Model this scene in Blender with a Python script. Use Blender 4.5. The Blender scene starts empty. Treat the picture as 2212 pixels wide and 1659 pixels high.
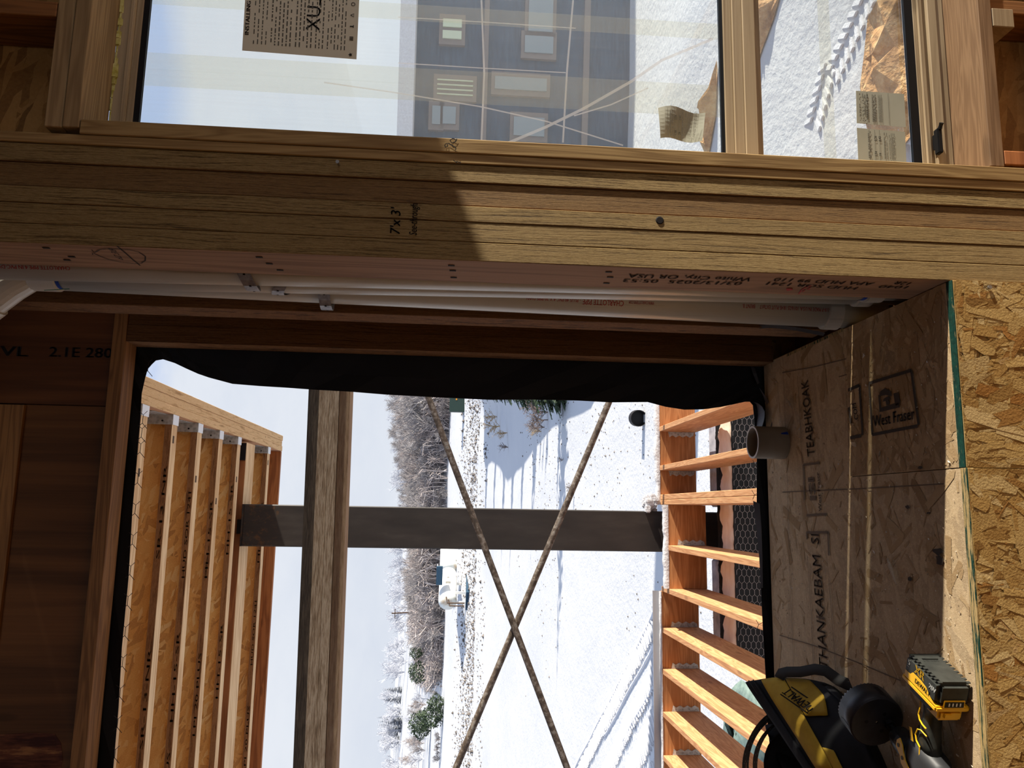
import bpy, bmesh, math, random
from mathutils import Vector, Matrix, noise as mnoise

# ------------------------------------------------------------------ camera
sc = bpy.context.scene
COL = sc.collection
F = 1700.0                                   # focal length in pixels of the 2212 px wide frame
YAW, PITCH, ROLL = 0.15880997, 0.07428121, -0.02927816
CAM = Vector((0, 0, 1.6))
FWD = Vector((math.sin(YAW)*math.cos(PITCH), math.cos(YAW)*math.cos(PITCH), -math.sin(PITCH)))
_u0 = Vector((math.cos(YAW), -math.sin(YAW), 0)); _r0 = FWD.cross(_u0)
UPV = math.cos(ROLL)*_u0 + math.sin(ROLL)*_r0   # the phone was held on its side: image up is the room's right
RGT = FWD.cross(UPV)
cd = bpy.data.cameras.new('camera'); cam = bpy.data.objects.new('camera', cd); COL.objects.link(cam)
cd.sensor_fit = 'HORIZONTAL'; cd.sensor_width = 36.0; cd.lens = F/2212*36
cd.clip_start = 0.02; cd.clip_end = 2000
cam.matrix_world = Matrix(((RGT.x, UPV.x, -FWD.x, CAM.x), (RGT.y, UPV.y, -FWD.y, CAM.y), (RGT.z, UPV.z, -FWD.z, CAM.z), (0, 0, 0, 1)))
sc.camera = cam

def ray(x, y): return (x-1106)/F*RGT - (y-829.5)/F*UPV + FWD
def aY(x, y, Y): d = ray(x, y); return CAM + d*(Y/d.y)
def aZ(x, y, Z): d = ray(x, y); return CAM + d*((Z-1.6)/d.z)
def aX(x, y, X): d = ray(x, y); return CAM + d*(X/d.x)

# ------------------------------------------------------------------ view, sky, sun
sc.view_settings.view_transform = 'Standard'; sc.view_settings.look = 'None'
sc.view_settings.gamma = 1.0; sc.view_settings.use_curve_mapping = False
sc.view_settings.exposure = 0.0
SUN = Vector((1, -0.14, 0.37)).normalized()
w = bpy.data.worlds.new('world'); sc.world = w; w.use_nodes = True
nt = w.node_tree; N = nt.nodes; L = nt.links
bg = N['Background']
tc = N.new('ShaderNodeTexCoord'); mp = N.new('ShaderNodeMapping'); mp.inputs['Scale'].default_value = (1.5, 1.5, 3.2); mp.inputs['Location'].default_value = (0.35, 0.3, 0.0)
L.new(tc.outputs['Generated'], mp.inputs[0])
cn = N.new('ShaderNodeTexNoise'); cn.inputs['Scale'].default_value = 1.6; cn.inputs['Detail'].default_value = 5; L.new(mp.outputs[0], cn.inputs[0])
sx = N.new('ShaderNodeSeparateXYZ'); L.new(tc.outputs['Generated'], sx.inputs[0])
# thin cloud everywhere, opening to blue higher up
ma = N.new('ShaderNodeMath'); ma.operation = 'MULTIPLY_ADD'; L.new(cn.outputs[0], ma.inputs[0]); ma.inputs[1].default_value = 0.16; L.new(sx.outputs['Z'], ma.inputs[2])
cr = N.new('ShaderNodeValToRGB'); e = cr.color_ramp.elements                # a cloud bank up to about 18 degrees, blue with loose cloud above
e[0].position = 0.385; e[0].color = (0, 0, 0, 1); e[1].position = 0.425; e[1].color = (1, 1, 1, 1); L.new(ma.outputs[0], cr.inputs[0])
c2 = N.new('ShaderNodeTexNoise'); c2.inputs['Scale'].default_value = 2.1; c2.inputs['Detail'].default_value = 6; c2.inputs['Roughness'].default_value = .6; L.new(mp.outputs[0], c2.inputs[0])
r2 = N.new('ShaderNodeValToRGB'); e = r2.color_ramp.elements; e[0].position = .50; e[0].color = (0.47, 0.60, 0.88, 1); e[1].position = .66; e[1].color = (0.80, 0.84, 0.92, 1); L.new(c2.outputs[0], r2.inputs[0])
r3 = N.new('ShaderNodeValToRGB'); e = r3.color_ramp.elements; e[0].position = .35; e[0].color = (0.70, 0.755, 0.855, 1); e[1].position = .65; e[1].color = (0.80, 0.84, 0.91, 1); L.new(c2.outputs[0], r3.inputs[0])
mx = N.new('ShaderNodeMix'); mx.data_type = 'RGBA'; L.new(cr.outputs[0], mx.inputs[0]); L.new(r3.outputs[0], mx.inputs[6]); L.new(r2.outputs[0], mx.inputs[7])
L.new(mx.outputs[2], bg.inputs[0]); bg.inputs[1].default_value = 1.0
sd = bpy.data.lights.new('sun', 'SUN'); sd.energy = 10.0; sd.angle = math.radians(0.8); sd.color = (1.0, 0.93, 0.80)
so = bpy.data.objects.new('sun', sd); COL.objects.link(so); so.rotation_euler = (-SUN).to_track_quat('-Z', 'Y').to_euler(); so.location = (20, -3, 10)

# ------------------------------------------------------------------ helpers
R = random.Random(7)
def newbm(): return bmesh.new()
def tobj(name, bm, m, smooth=False):
    me = bpy.data.meshes.new(name); bm.to_mesh(me); bm.free()
    if m is not None:
        for mm in (m if isinstance(m, (list, tuple)) else [m]): me.materials.append(mm)
    if smooth:
        for p in me.polygons: p.use_smooth = True
    o = bpy.data.objects.new(name, me); COL.objects.link(o); return o
def shift(bm, b): bmesh.ops.translate(bm, verts=bm.verts, vec=-Vector(b))
def tag(o, label=None, cat=None, group=None, kind=None):
    if label: o['label'] = label
    if cat: o['category'] = cat
    if group: o['group'] = group
    if kind: o['kind'] = kind
    return o
class Thing:
    def __init__(s, name, label=None, cat=None, base=(0, 0, 0), group=None, kind=None):
        s.b = Vector(base); s.o = bpy.data.objects.new(name, None); s.o.empty_display_size = .05
        COL.objects.link(s.o); s.o.location = s.b; tag(s.o, label, cat, group, kind)
    def part(s, name, bm, m, parent=None, label=None, kind=None, smooth=False):
        shift(bm, s.b); o = tobj(name, bm, m, smooth); o.parent = parent or s.o
        tag(o, label, None, None, kind); return o
def single(name, bm, m, label, cat, base=(0, 0, 0), group=None, kind=None, smooth=False):
    shift(bm, base); o = tobj(name, bm, m, smooth); o.location = base; return tag(o, label, cat, group, kind)
def struct(name, bm, m, parent=None, smooth=False, base=(0, 0, 0)):
    shift(bm, base); o = tobj(name, bm, m, smooth)
    if parent is None: o['kind'] = 'structure'; o.location = base
    else: o.parent = parent
    return o
def dup(root, loc, rotz=0, scale=1, label=None, group=None):
    r = root.copy(); COL.objects.link(r); r.location = loc; r.rotation_euler = (0, 0, rotz); r.scale = (scale,)*3
    if label: r['label'] = label
    if group: r['group'] = group
    for ch in list(root.children):
        c = ch.copy(); COL.objects.link(c); c.parent = r
        for g in ch.children:
            d = g.copy(); COL.objects.link(d); d.parent = c
    return r
def box(bm, x0, x1, y0, y1, z0, z1, ch=0.0):
    vs = [bm.verts.new((x, y, z)) for x in (x0, x1) for y in (y0, y1) for z in (z0, z1)]
    fs = [bm.faces.new([vs[i] for i in q]) for q in ((0, 1, 3, 2), (4, 6, 7, 5), (0, 4, 5, 1), (2, 3, 7, 6), (0, 2, 6, 4), (1, 5, 7, 3))]
    if ch: bmesh.ops.bevel(bm, geom=list({e for f in fs for e in f.edges}), offset=ch, segments=1, affect='EDGES')
    return bm
def B(x0, x1, y0, y1, z0, z1, ch=0.0): return box(newbm(), x0, x1, y0, y1, z0, z1, ch)
def obox(bm, c, ax, ay, az, ch=0.0):
    """box about centre c with half-axis vectors"""
    c, ax, ay, az = Vector(c), Vector(ax), Vector(ay), Vector(az)
    vs = [bm.verts.new(c+i*ax+j*ay+k*az) for i in (-1, 1) for j in (-1, 1) for k in (-1, 1)]
    fs = [bm.faces.new([vs[i] for i in q]) for q in ((0, 1, 3, 2), (4, 6, 7, 5), (0, 4, 5, 1), (2, 3, 7, 6), (0, 2, 6, 4), (1, 5, 7, 3))]
    if ch: bmesh.ops.bevel(bm, geom=list({e for f in fs for e in f.edges}), offset=ch, segments=2, affect='EDGES')
    return bm
def frame(d):
    d = d.normalized(); a = Vector((0, 0, 1)) if abs(d.z) < .9 else Vector((1, 0, 0))
    u = d.cross(a).normalized(); return u, d.cross(u)
def tube(bm, pts, r, n=10, caps=True):
    pts = [Vector(p) for p in pts]; rs = r if isinstance(r, (list, tuple)) else [r]*len(pts); rings = []
    u, v = frame(pts[1]-pts[0])
    for i, p in enumerate(pts):
        d = (pts[min(i+1, len(pts)-1)]-pts[max(i-1, 0)]).normalized()
        u = (u-d*u.dot(d)).normalized(); v = d.cross(u)
        rings.append([bm.verts.new(p+rs[i]*(math.cos(2*math.pi*k/n)*u+math.sin(2*math.pi*k/n)*v)) for k in range(n)])
    for a, b in zip(rings, rings[1:]):
        for k in range(n): bm.faces.new((a[k], a[(k+1) % n], b[(k+1) % n], b[k]))
    if caps: bm.faces.new(rings[0][::-1]); bm.faces.new(rings[-1])
    return bm
def lathe(bm, prof, org, axis, n=32):
    """profile of (radius, height) turned about axis"""
    org, axis = Vector(org), Vector(axis).normalized(); u, v = frame(axis); rings = []
    for r, h in prof:
        rings.append([bm.verts.new(org+axis*h+max(r, 1e-5)*(math.cos(2*math.pi*k/n)*u+math.sin(2*math.pi*k/n)*v)) for k in range(n)])
    for a, b in zip(rings, rings[1:]):
        for k in range(n): bm.faces.new((a[k], a[(k+1) % n], b[(k+1) % n], b[k]))
    return bm
def solid(bm, t):
    bm.normal_update(); bmesh.ops.solidify(bm, geom=bm.faces[:], thickness=t)
def prism(bm, pts, thick):
    """closed polygon of 3D points pushed along the vector thick"""
    a = [bm.verts.new(Vector(p)) for p in pts]; b = [bm.verts.new(Vector(p)+Vector(thick)) for p in pts]; n = len(a)
    bm.faces.new(a[::-1]); bm.faces.new(b)
    for i in range(n): bm.faces.new((a[i], a[(i+1) % n], b[(i+1) % n], b[i]))
    return bm
def ribbon(bm, pts, nrm, wd):
    """flat ink stroke / strap along a polyline"""
    pts = [Vector(p) for p in pts]; nrm = Vector(nrm); pr = None
    for i, p in enumerate(pts):
        d = (pts[min(i+1, len(pts)-1)]-pts[max(i-1, 0)]); s = d.cross(nrm)
        s = s.normalized()*wd/2 if s.length > 1e-9 else Vector((0, 0, 0))
        q = (bm.verts.new(p+s), bm.verts.new(p-s))
        if pr: bm.faces.new((pr[0], pr[1], q[1], q[0]))
        pr = q
    return bm
_tc = {}
def glyphs(s, shear=0.0, space=1.0):
    k = (s, shear, space)
    if k not in _tc:
        c = bpy.data.curves.new('t', 'FONT'); c.body = s; c.size = 1; c.resolution_u = 2; c.shear = shear; c.space_character = space
        o = bpy.data.objects.new('t', c); me = bpy.data.meshes.new_from_object(o)
        _tc[k] = ([v.co[:2] for v in me.vertices], [tuple(p.vertices) for p in me.polygons])
        bpy.data.objects.remove(o); bpy.data.curves.remove(c); bpy.data.meshes.remove(me)
    return _tc[k]
def text(bm, s, fn, size, wscale=1.0, shear=0.0, space=1.0, bold=0.0):
    """lettering mapped by fn(u, v); u runs along the writing, v up the letters"""
    vs, fs = glyphs(s, shear, space)
    for off in ((0, 0), (bold, 0)) if bold else ((0, 0),):
        bv = [bm.verts.new(fn((x+off[0])*size*wscale, y*size)) for x, y in vs]
        for f in fs:
            try: bm.faces.new([bv[i] for i in f])
            except ValueError: pass
    return bm
def textlen(s, size, wscale=1.0, shear=0, space=1.0): return max(x for x, y in glyphs(s, shear, space)[0])*size*wscale
def plane(o, r, u): o, r, u = Vector(o), Vector(r), Vector(u); return lambda a, b: o+r*a+u*b
def fit_text(bm, s, p0, p1, upv, h, **k):
    """writing that starts at p0 and ends at p1, letters h tall"""
    p0, p1 = Vector(p0), Vector(p1); d = p1-p0; sz = h/0.7; l0 = textlen(s, sz)
    return text(bm, s, plane(p0, d.normalized(), Vector(upv).normalized()), sz, d.length/max(l0, 1e-6), **k)
# ------------------------------------------------------------------ materials
class G:
    def __init__(s, nt): s.nt = nt
    def n(s, t, ins=None, **p):
        x = s.nt.nodes.new('ShaderNode'+t)
        for k, v in p.items(): setattr(x, k, v)
        for k, v in (ins or {}).items():
            if hasattr(v, 'is_linked') or hasattr(v, 'links'): s.nt.links.new(v, x.inputs[k])
            else: x.inputs[k].default_value = v
        return x
    def coord(s, rnd=True):
        c = s.n('TexCoord').outputs['Object']
        if not rnd: return c
        i = s.n('ObjectInfo').outputs['Random']; m = s.n('Math', {0: i, 1: 37.0}, operation='MULTIPLY').outputs[0]
        return s.n('VectorMath', {0: c, 1: m}, operation='ADD').outputs[0]
    def map(s, v, sc, rot=(0, 0, 0)): return s.n('Mapping', {0: v, 'Scale': sc, 'Rotation': rot}).outputs[0]
    def noise(s, v, scale, detail=4, rough=.55, dist=0.0): return s.n('TexNoise', {'Vector': v, 'Scale': scale, 'Detail': detail, 'Roughness': rough, 'Distortion': dist}).outputs[0]
    def vor(s, v, scale, out='Color', feat='F1', rnd=1.0): return s.n('TexVoronoi', {'Vector': v, 'Scale': scale, 'Randomness': rnd}, feature=feat).outputs[out]
    def ramp(s, f, stops, interp='LINEAR'):
        x = s.n('ValToRGB', {0: f}); el = x.color_ramp.elements; x.color_ramp.interpolation = interp
        while len(el) > 1: el.remove(el[0])
        el[0].position = stops[0][0]; el[0].color = (*stops[0][1], 1)
        for p, c in stops[1:]: q = el.new(p); q.color = (*c, 1)
        return x.outputs[0]
    def math(s, op, a, b=0.0, c=0.0): return s.n('Math', {0: a, 1: b, 2: c}, operation=op).outputs[0]
    def mix(s, f, a, b, bt='MIX'):
        x = s.n('Mix', None, data_type='RGBA', blend_type=bt); I = [i for i in x.inputs]
        for k, v in ((0, f), (6, a), (7, b)):
            if hasattr(v, 'links'): s.nt.links.new(v, I[k])
            else: I[k].default_value = (*v, 1) if isinstance(v, tuple) and len(v) == 3 else v
        return x.outputs[2]
    def gray(s, lo, hi, f): return s.ramp(f, [(lo, (0, 0, 0)), (hi, (1, 1, 1))])
def srgb(r, g, b):
    f = lambda c: (c/255/12.92) if c/255 <= .04045 else ((c/255+.055)/1.055)**2.4
    return (f(r), f(g), f(b))
def nmat(name, build, rough=.75, spec=.25, metal=0.0):
    m = bpy.data.materials.new(name); m.use_nodes = True; nt = m.node_tree; b = nt.nodes['Principled BSDF']
    b.inputs['Roughness'].default_value = rough; b.inputs['Specular IOR Level'].default_value = spec; b.inputs['Metallic'].default_value = metal
    if callable(build):
        g = G(nt); r = build(g); col = r[0]; nt.links.new(col, b.inputs['Base Color'])
        if len(r) > 1 and r[1] is not None:
            bp = g.n('Bump', {'Height': r[1], 'Strength': r[2], 'Distance': r[3]}); nt.links.new(bp.outputs[0], b.inputs['Normal'])
        if len(r) > 4: nt.links.new(r[4], b.inputs['Roughness'])
    else: b.inputs['Base Color'].default_value = (*build, 1)
    return m
def axs(axis, along, across): return tuple(along if a == axis else across for a in 'xyz')
def lumber(name, dark, light, axis, ring=26.0, rough=.75, scale=1.0, dirt=0.0):
    def f(g):
        v = g.coord(); a = g.noise(g.map(v, axs(axis, .07, 1)), 14*scale, 3, .5, .8)
        ring_ = g.math('SINE', g.math('MULTIPLY', a, ring*2)); rf = g.math('MULTIPLY_ADD', ring_, .5, .5)
        fib = g.noise(g.map(v, axs(axis, .02, 1)), 260*scale, 2)
        t = g.math('MULTIPLY_ADD', rf, .55, g.math('MULTIPLY', fib, .5))
        c = g.ramp(t, [(.15, light), (.55, tuple((p+q)/2 for p, q in zip(dark, light))), (.95, dark)])
        if dirt:
            d = g.gray(.45, .7, g.noise(v, 6, 5)); c = g.mix(g.math('MULTIPLY', d, dirt), c, tuple(x*.35 for x in dark))
        kn = g.n('TexVoronoi', {'Vector': g.map(v, axs(axis, 1.2, 4.0)), 'Scale': 1.6}).outputs['Distance']
        kf = g.ramp(kn, [(.0, (1, 1, 1)), (.07, (.7,)*3), (.11, (0, 0, 0))]); c = g.mix(g.math('MULTIPLY', kf, .55), c, tuple(x*.4 for x in dark))
        return c, g.math('ADD', g.math('MULTIPLY', fib, .6), g.math('MULTIPLY', rf, .35)), .25, .002
    return nmat(name, f, rough)
def lvl(name, dark, mid, light, axis, across, rough=.85, bump=.9, freq=1300.0):
    """laminated veneer edge: fine glue lines along the piece"""
    def f(g):
        v = g.coord(); sc = tuple(3.4 if a == axis else (freq/6 if a == across else 14) for a in 'xyz')
        wob = g.noise(g.map(v, axs(axis, .6, 3)), 3, 2); wv = g.n('VectorMath', {0: v, 1: g.n('CombineXYZ', {'XYZ'.index(across.upper()): g.math('MULTIPLY', wob, .035)}).outputs[0]}, operation='ADD').outputs[0]
        n1 = g.noise(g.map(wv, sc), 1.6, 5, .62); n2 = g.noise(g.map(v, tuple(34 if a == axis else (420 if a == across else 120) for a in 'xyz')), 1.5, 4, .7)
        t = g.math('MULTIPLY_ADD', n1, 1.0, g.math('MULTIPLY_ADD', n2, .5, -.25))
        c = g.ramp(t, [(.30, dark), (.43, mid), (.52, light), (.60, mid), (.72, tuple(min(1, x*1.15) for x in light))])
        big = g.noise(g.map(v, axs(axis, .5, 2)), 3, 3); c = g.mix(g.gray(.35, .7, big), c, g.mix(.35, c, mid))
        return c, g.math('ADD', n1, g.math('MULTIPLY', n2, .6)), bump, .009
    return nmat(name, f, rough)
def osb_mat(name, cols, axis='xy', scale=1.0, dust=None, rough=.8):
    """strand board: three layers of long random flakes"""
    def f(g):
        v = g.coord(); base = None; h = None
        for i, (ang, s, st) in enumerate(((.3, 9, .23), (1.35, 13, .25), (2.3, 17, .22), (-.2, 25, .2))):
            rot = {'xy': (0, 0, ang), 'xz': (0, ang, 0), 'yz': (ang, 0, 0)}[axis]; a1, a2 = axis
            sc = tuple((st if a == a1 else 1.0) if a in axis else .01 for a in 'xyz')
            w_ = g.n('VectorMath', {0: v, 1: g.n('VectorMath', {0: g.n('TexNoise', {'Vector': v, 'Scale': 9*scale, 'Detail': 2}).outputs['Color'], 'Scale': .05}, operation='SCALE').outputs[0]}, operation='ADD').outputs[0]
            vm = g.map(g.map(w_, (1, 1, 1), rot), sc); vo = g.n('TexVoronoi', {'Vector': vm, 'Scale': s*scale*2})
            k = g.n('SeparateColor', {0: vo.outputs['Color']}); c = g.ramp(k.outputs[0], cols)
            if base is None: base, h = c, k.outputs[1]
            else:
                m = g.gray(.52, .54, k.outputs[2]); base = g.mix(m, base, c); h = g.math('ADD', g.math('MULTIPLY', h, .6), g.math('MULTIPLY', k.outputs[1], g.math('MULTIPLY', m, 1.0)))
        fib = g.noise(g.map(v, (1, 1, 1)), 160*scale, 3); base = g.mix(.35, base, g.mix(fib, tuple(c*.5 for c in cols[0][1]), cols[-1][1]))
        if dust:
            d = g.noise(v, 5, 6, .7); base = g.mix(g.math('MULTIPLY_ADD', g.gray(.3, .65, d), .45, dust[1]-.2), base, tuple(x*.72 for x in dust[0])); fd = g.noise(v, 90, 4, .7); base = g.mix(g.math('MULTIPLY', g.gray(.5, .7, fd), .5), base, dust[0])
            sp = g.noise(v, 420, 2); base = g.mix(g.gray(.66, .76, sp), base, tuple(min(1, x*1.8) for x in dust[0]))
            st_ = g.noise(v, 2.4, 5, .7); base = g.mix(g.math('MULTIPLY', g.gray(.58, .72, st_), .45), base, tuple(x*.35 for x in dust[0]))
            h = g.math('ADD', g.math('MULTIPLY', h, .6), g.math('MULTIPLY', sp, .5))
        return base, g.math('ADD', h, g.math('MULTIPLY', fib, .5)), .5, .002
    return nmat(name, f, rough)
def island(name, cols, rough=.75, axis_noise=True, bump=.3):
    """pieces that each take their own tone"""
    def f(g):
        r = g.n('NewGeometry').outputs['Random Per Island']; c = g.ramp(r, cols); v = g.coord(False); fib = g.noise(v, 180, 3)
        c = g.mix(.3, c, g.mix(fib, tuple(x*.45 for x in cols[0][1]), tuple(min(1, x*1.1) for x in cols[-1][1])))
        return c, fib, bump, .002
    return nmat(name, f, rough)
def weather(name, cols, axis, across, rough=.9):
    def f(g):
        v = g.coord(); n1 = g.noise(g.map(v, axs(axis, .03, 1)), 170, 5, .65); n2 = g.noise(g.map(v, axs(axis, .05, 1)), 40, 4, .6)
        t = g.math('MULTIPLY_ADD', n1, .8, g.math('MULTIPLY', n2, .4))
        return g.ramp(t, cols), t, .8, .004
    return nmat(name, f, rough)

PLY_D, PLY_M, PLY_L = srgb(96, 66, 30), srgb(166, 128, 66), srgb(206, 170, 102)
M = {}
M['lvl_post'] = lvl('lvl_edge', srgb(62, 46, 26), srgb(130, 105, 64), srgb(168, 142, 94), 'z', 'x')
M['lvl_post_brown'] = lvl('lvl_edge_brown', srgb(58, 40, 22), srgb(116, 87, 52), srgb(150, 118, 74), 'z', 'x')
M['lvl_face'] = lumber('lvl_face', srgb(124, 92, 66), srgb(160, 124, 94), 'z', 14, scale=.8)
M['lvl_jack'] = lvl('lvl_jack', srgb(58, 36, 18), srgb(104, 69, 38), srgb(132, 92, 54), 'z', 'x')
M['lvl_y'] = lvl('lvl_canopy', srgb(170, 128, 84), srgb(214, 172, 122), srgb(232, 196, 148), 'y', 'x', bump=.5, freq=260)
M['lvl_side'] = lumber('lvl_canopy_side', srgb(190, 140, 106), srgb(222, 178, 142), 'y', 14)
M['stud_z'] = lumber('pine_stud', srgb(124, 96, 58), srgb(162, 134, 88), 'z')
M['stud_x'] = lumber('pine_plate', srgb(124, 100, 68), srgb(160, 134, 96), 'x')
M['stud_dark_x'] = lumber('pine_plate_dark', srgb(110, 74, 42), srgb(150, 106, 62), 'x')
M['fir_x'] = lumber('fir_sill', srgb(112, 84, 58), srgb(140, 110, 80), 'x', 40)
M['stud_dark_z'] = lumber('stud_dark', srgb(100, 64, 34), srgb(140, 94, 52), 'z')
M['window_wood_x'] = lumber('window_pine', srgb(140, 120, 92), srgb(172, 152, 122), 'x', 12, .6)
M['window_wood_z'] = lumber('window_pine_upright', srgb(140, 120, 92), srgb(172, 152, 122), 'z', 12, .6)
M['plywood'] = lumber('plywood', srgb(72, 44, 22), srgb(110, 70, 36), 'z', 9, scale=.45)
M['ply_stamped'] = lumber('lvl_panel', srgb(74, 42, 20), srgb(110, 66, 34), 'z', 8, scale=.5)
M['fir_y'] = lumber('deck_fir', srgb(176, 122, 80), srgb(210, 160, 114), 'y', 30, dirt=.12)
M['fir_rim'] = lumber('rim_fir', srgb(160, 104, 62), srgb(194, 138, 90), 'x', 22, dirt=.15)
M['joist_flange'] = lumber('joist_flange', srgb(196, 152, 106), srgb(236, 204, 160), 'x', 14)
M['joist_side'] = lvl('joist_flange_side', srgb(96, 62, 36), srgb(146, 100, 62), srgb(176, 128, 84), 'x', 'z', freq=200)
M['fascia'] = lumber('fascia_fir', srgb(130, 76, 42), srgb(176, 112, 66), 'x', 12)
M['osb_web'] = osb_mat('osb_web', [(0, srgb(186, 124, 58)), (.3, srgb(234, 172, 92)), (.8, srgb(245, 192, 112)), (1, srgb(254, 224, 164))], 'xz', 1.0)
M['osb_dark'] = osb_mat('osb_sheathing', [(0, srgb(110, 74, 36)), (.5, srgb(160, 116, 62)), (1, srgb(190, 146, 86))], 'xz', .8)
OSBC = [(0, srgb(122, 88, 42)), (.12, srgb(156, 120, 64)), (.35, srgb(176, 142, 82)), (.65, srgb(188, 158, 100)), (.88, srgb(206, 182, 130)), (.93, srgb(158, 108, 50)), (1, srgb(150, 110, 56))]
M['osb_front'] = osb_mat('osb_front', OSBC, 'xz', 1.0)
M['osb_strand'] = island('osb_strand', OSBC, bump=.6)
DUST = srgb(216, 190, 154)
M['osb_dusty'] = osb_mat('osb_dusty', [(0, srgb(112, 84, 54)), (.5, srgb(168, 136, 96)), (1, srgb(216, 186, 142))], 'xy', 1.0, (DUST, .62), .95)
M['osb_dusty2'] = osb_mat('osb_dusty_patch', [(0, srgb(108, 82, 52)), (.5, srgb(166, 134, 94)), (1, srgb(212, 182, 136))], 'xy', .8, (DUST, .38), .95)
def _green(g):
    v = g.coord(); n = g.noise(v, 70, 4, .7); t = g.noise(g.map(v, (1, 6, 1)), 22, 5, .7)
    return g.mix(g.gray(.60, .68, t), g.ramp(n, [(.3, srgb(5, 40, 33)), (.7, srgb(16, 66, 54))]), srgb(176, 152, 104)), n, .5, .002
M['green'] = nmat('green_edge_paint', _green, .7)
def _green2(g):
    v = g.coord(); n = g.noise(v, 60, 4, .7); t = g.noise(g.map(v, (.5, 9, 1)), 22, 5, .7)
    return g.mix(g.gray(.44, .52, t), g.ramp(n, [(.3, srgb(5, 40, 33)), (.7, srgb(16, 66, 54))]), srgb(176, 150, 102)), n, .5, .002
M['green_worn'] = nmat('green_edge_worn', _green2, .75)
def _pvc(g):
    v = g.coord(); n = g.noise(v, 3, 3); s = g.noise(g.map(v, (40, 40, .8)), 2.0, 3)
    return g.mix(g.gray(.6, .75, s), g.ramp(n, [(.3, srgb(182, 177, 165)), (.7, srgb(196, 191, 180))]), srgb(166, 160, 148)), s, .03, .001
M['pvc'] = nmat('white_pvc', _pvc, .28, .5)
M['pvc_dusty'] = nmat('dusty_pvc', lambda g: (g.ramp(g.noise(g.coord(), 8, 4), [(.3, srgb(128, 114, 96)), (.7, srgb(150, 136, 116))]),), .6)
M['pvc_rim'] = nmat('cut_pvc', srgb(226, 216, 206), .5)
M['strap'] = nmat('galvanized_strap', lambda g: (g.ramp(g.noise(g.coord(), 60, 3), [(.3, srgb(130, 130, 134)), (.7, srgb(176, 176, 180))]),), .4, .5, .6)
M['galv'] = nmat('galvanized', lambda g: (g.ramp(g.vor(g.coord(), 50, 'Distance'), [(.1, srgb(150, 152, 150)), (.7, srgb(190, 192, 192))]),), .5, .5, .25)
M['galv_lit'] = nmat('lit_hanger_seat', srgb(228, 230, 234), .5, .4)  # seat underside whitened to carry the snow-reflected light
M['black_steel'] = nmat('black_steel', srgb(30, 26, 26), .6)
def _steel(g):
    v = g.coord(); n = g.noise(g.map(v, (1, 1, .25)), 9, 5, .6); rr = g.noise(g.map(v, (1, 1, .8)), 22, 6, .75)
    ru = g.math('MULTIPLY', g.gray(.52, .64, rr), g.gray(3.15, 3.28, g.n('SeparateXYZ', {0: g.n('NewGeometry').outputs['Position']}).outputs['Z']) if False else g.math('MULTIPLY', g.math('GREATER_THAN', g.n('SeparateXYZ', {0: g.n('NewGeometry').outputs['Position']}).outputs['Z'], 2.96), 1.0))
    c = g.ramp(n, [(.3, srgb(36, 31, 29)), (.55, srgb(48, 42, 39)), (.75, srgb(60, 54, 50))])
    return g.mix(g.math('MULTIPLY', ru, .7), c, srgb(96, 62, 30)), n, .1, .004
M['steel'] = nmat('dark_steel', _steel, .55, .4)
M['rod'] = nmat('weathered_rod', lambda g: (g.ramp(g.noise(g.map(g.coord(), (1, 1, 1)), 26, 5, .7), [(.3, srgb(52, 46, 42)), (.5, srgb(86, 74, 64)), (.62, srgb(128, 120, 112)), (.75, srgb(70, 84, 84))]),), .7)
M['weather'] = weather('weathered_beam', [(.35, srgb(96, 78, 62)), (.55, srgb(158, 138, 116)), (.7, srgb(196, 180, 160)), (.85, srgb(150, 124, 98))], 'x', 'z')
M['weather_brown'] = weather('weathered_beam_brown', [(.35, srgb(100, 80, 62)), (.55, srgb(160, 134, 108)), (.8, srgb(190, 166, 138))], 'x', 'z')
M['weather_dark'] = weather('weathered_board_dark', [(.35, srgb(36, 32, 30)), (.6, srgb(70, 62, 56)), (.85, srgb(96, 86, 76))], 'x', 'z')  # darker wood tone for the top board
M['wrap'] = nmat('black_building_paper', lambda g: (g.ramp(g.noise(g.coord(), 5, 4), [(.3, (.003, .003, .004)), (.7, (.006, .006, .008))]), g.noise(g.coord(), 30, 3), .15, .004), .65, .3)
M['wrap_grey'] = nmat('building_paper_flap', srgb(84, 84, 88), .6)  # black paper flaps painted grey for outside light on them; strap shares it
M['ink'] = nmat('black_ink', srgb(28, 24, 24), .8)
M['ink_faded'] = nmat('faded_ink', srgb(84, 66, 54), .9)
M['ink_floor'] = nmat('stamp_ink', srgb(72, 62, 54), .95)
M['ink_floor2'] = nmat('worn_stamp_ink', srgb(112, 94, 76), .95)
M['ink_red'] = nmat('red_ink', srgb(160, 44, 44), .7)
M['ink_blue'] = nmat('blue_primer', srgb(24, 60, 150), .6)
M['ink_green'] = nmat('green_marker', srgb(36, 110, 84), .7)
M['paper'] = nmat('sticker_paper', lambda g: (g.ramp(g.noise(g.coord(), 9, 3), [(.3, srgb(150, 150, 134)), (.7, srgb(162, 161, 146))]),), .8)
M['paper_tan'] = nmat('sheet_paper', srgb(208, 200, 178), .85)
M['ink_soft'] = nmat('grey_print', srgb(120, 118, 112), .9); M['ink_fine'] = nmat('fine_print_ink', srgb(92, 88, 78), .9); M['ink_mill'] = nmat('mill_ink', srgb(104, 78, 54), .9)
M['gasket'] = nmat('black_gasket', srgb(16, 18, 22), .45)
M['foam'] = nmat('spray_foam', lambda g: (g.ramp(g.noise(g.coord(), 40, 3), [(.3, srgb(170, 158, 70)), (.7, srgb(226, 216, 150))]), g.noise(g.coord(), 60, 3), .6, .01), .9)
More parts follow.
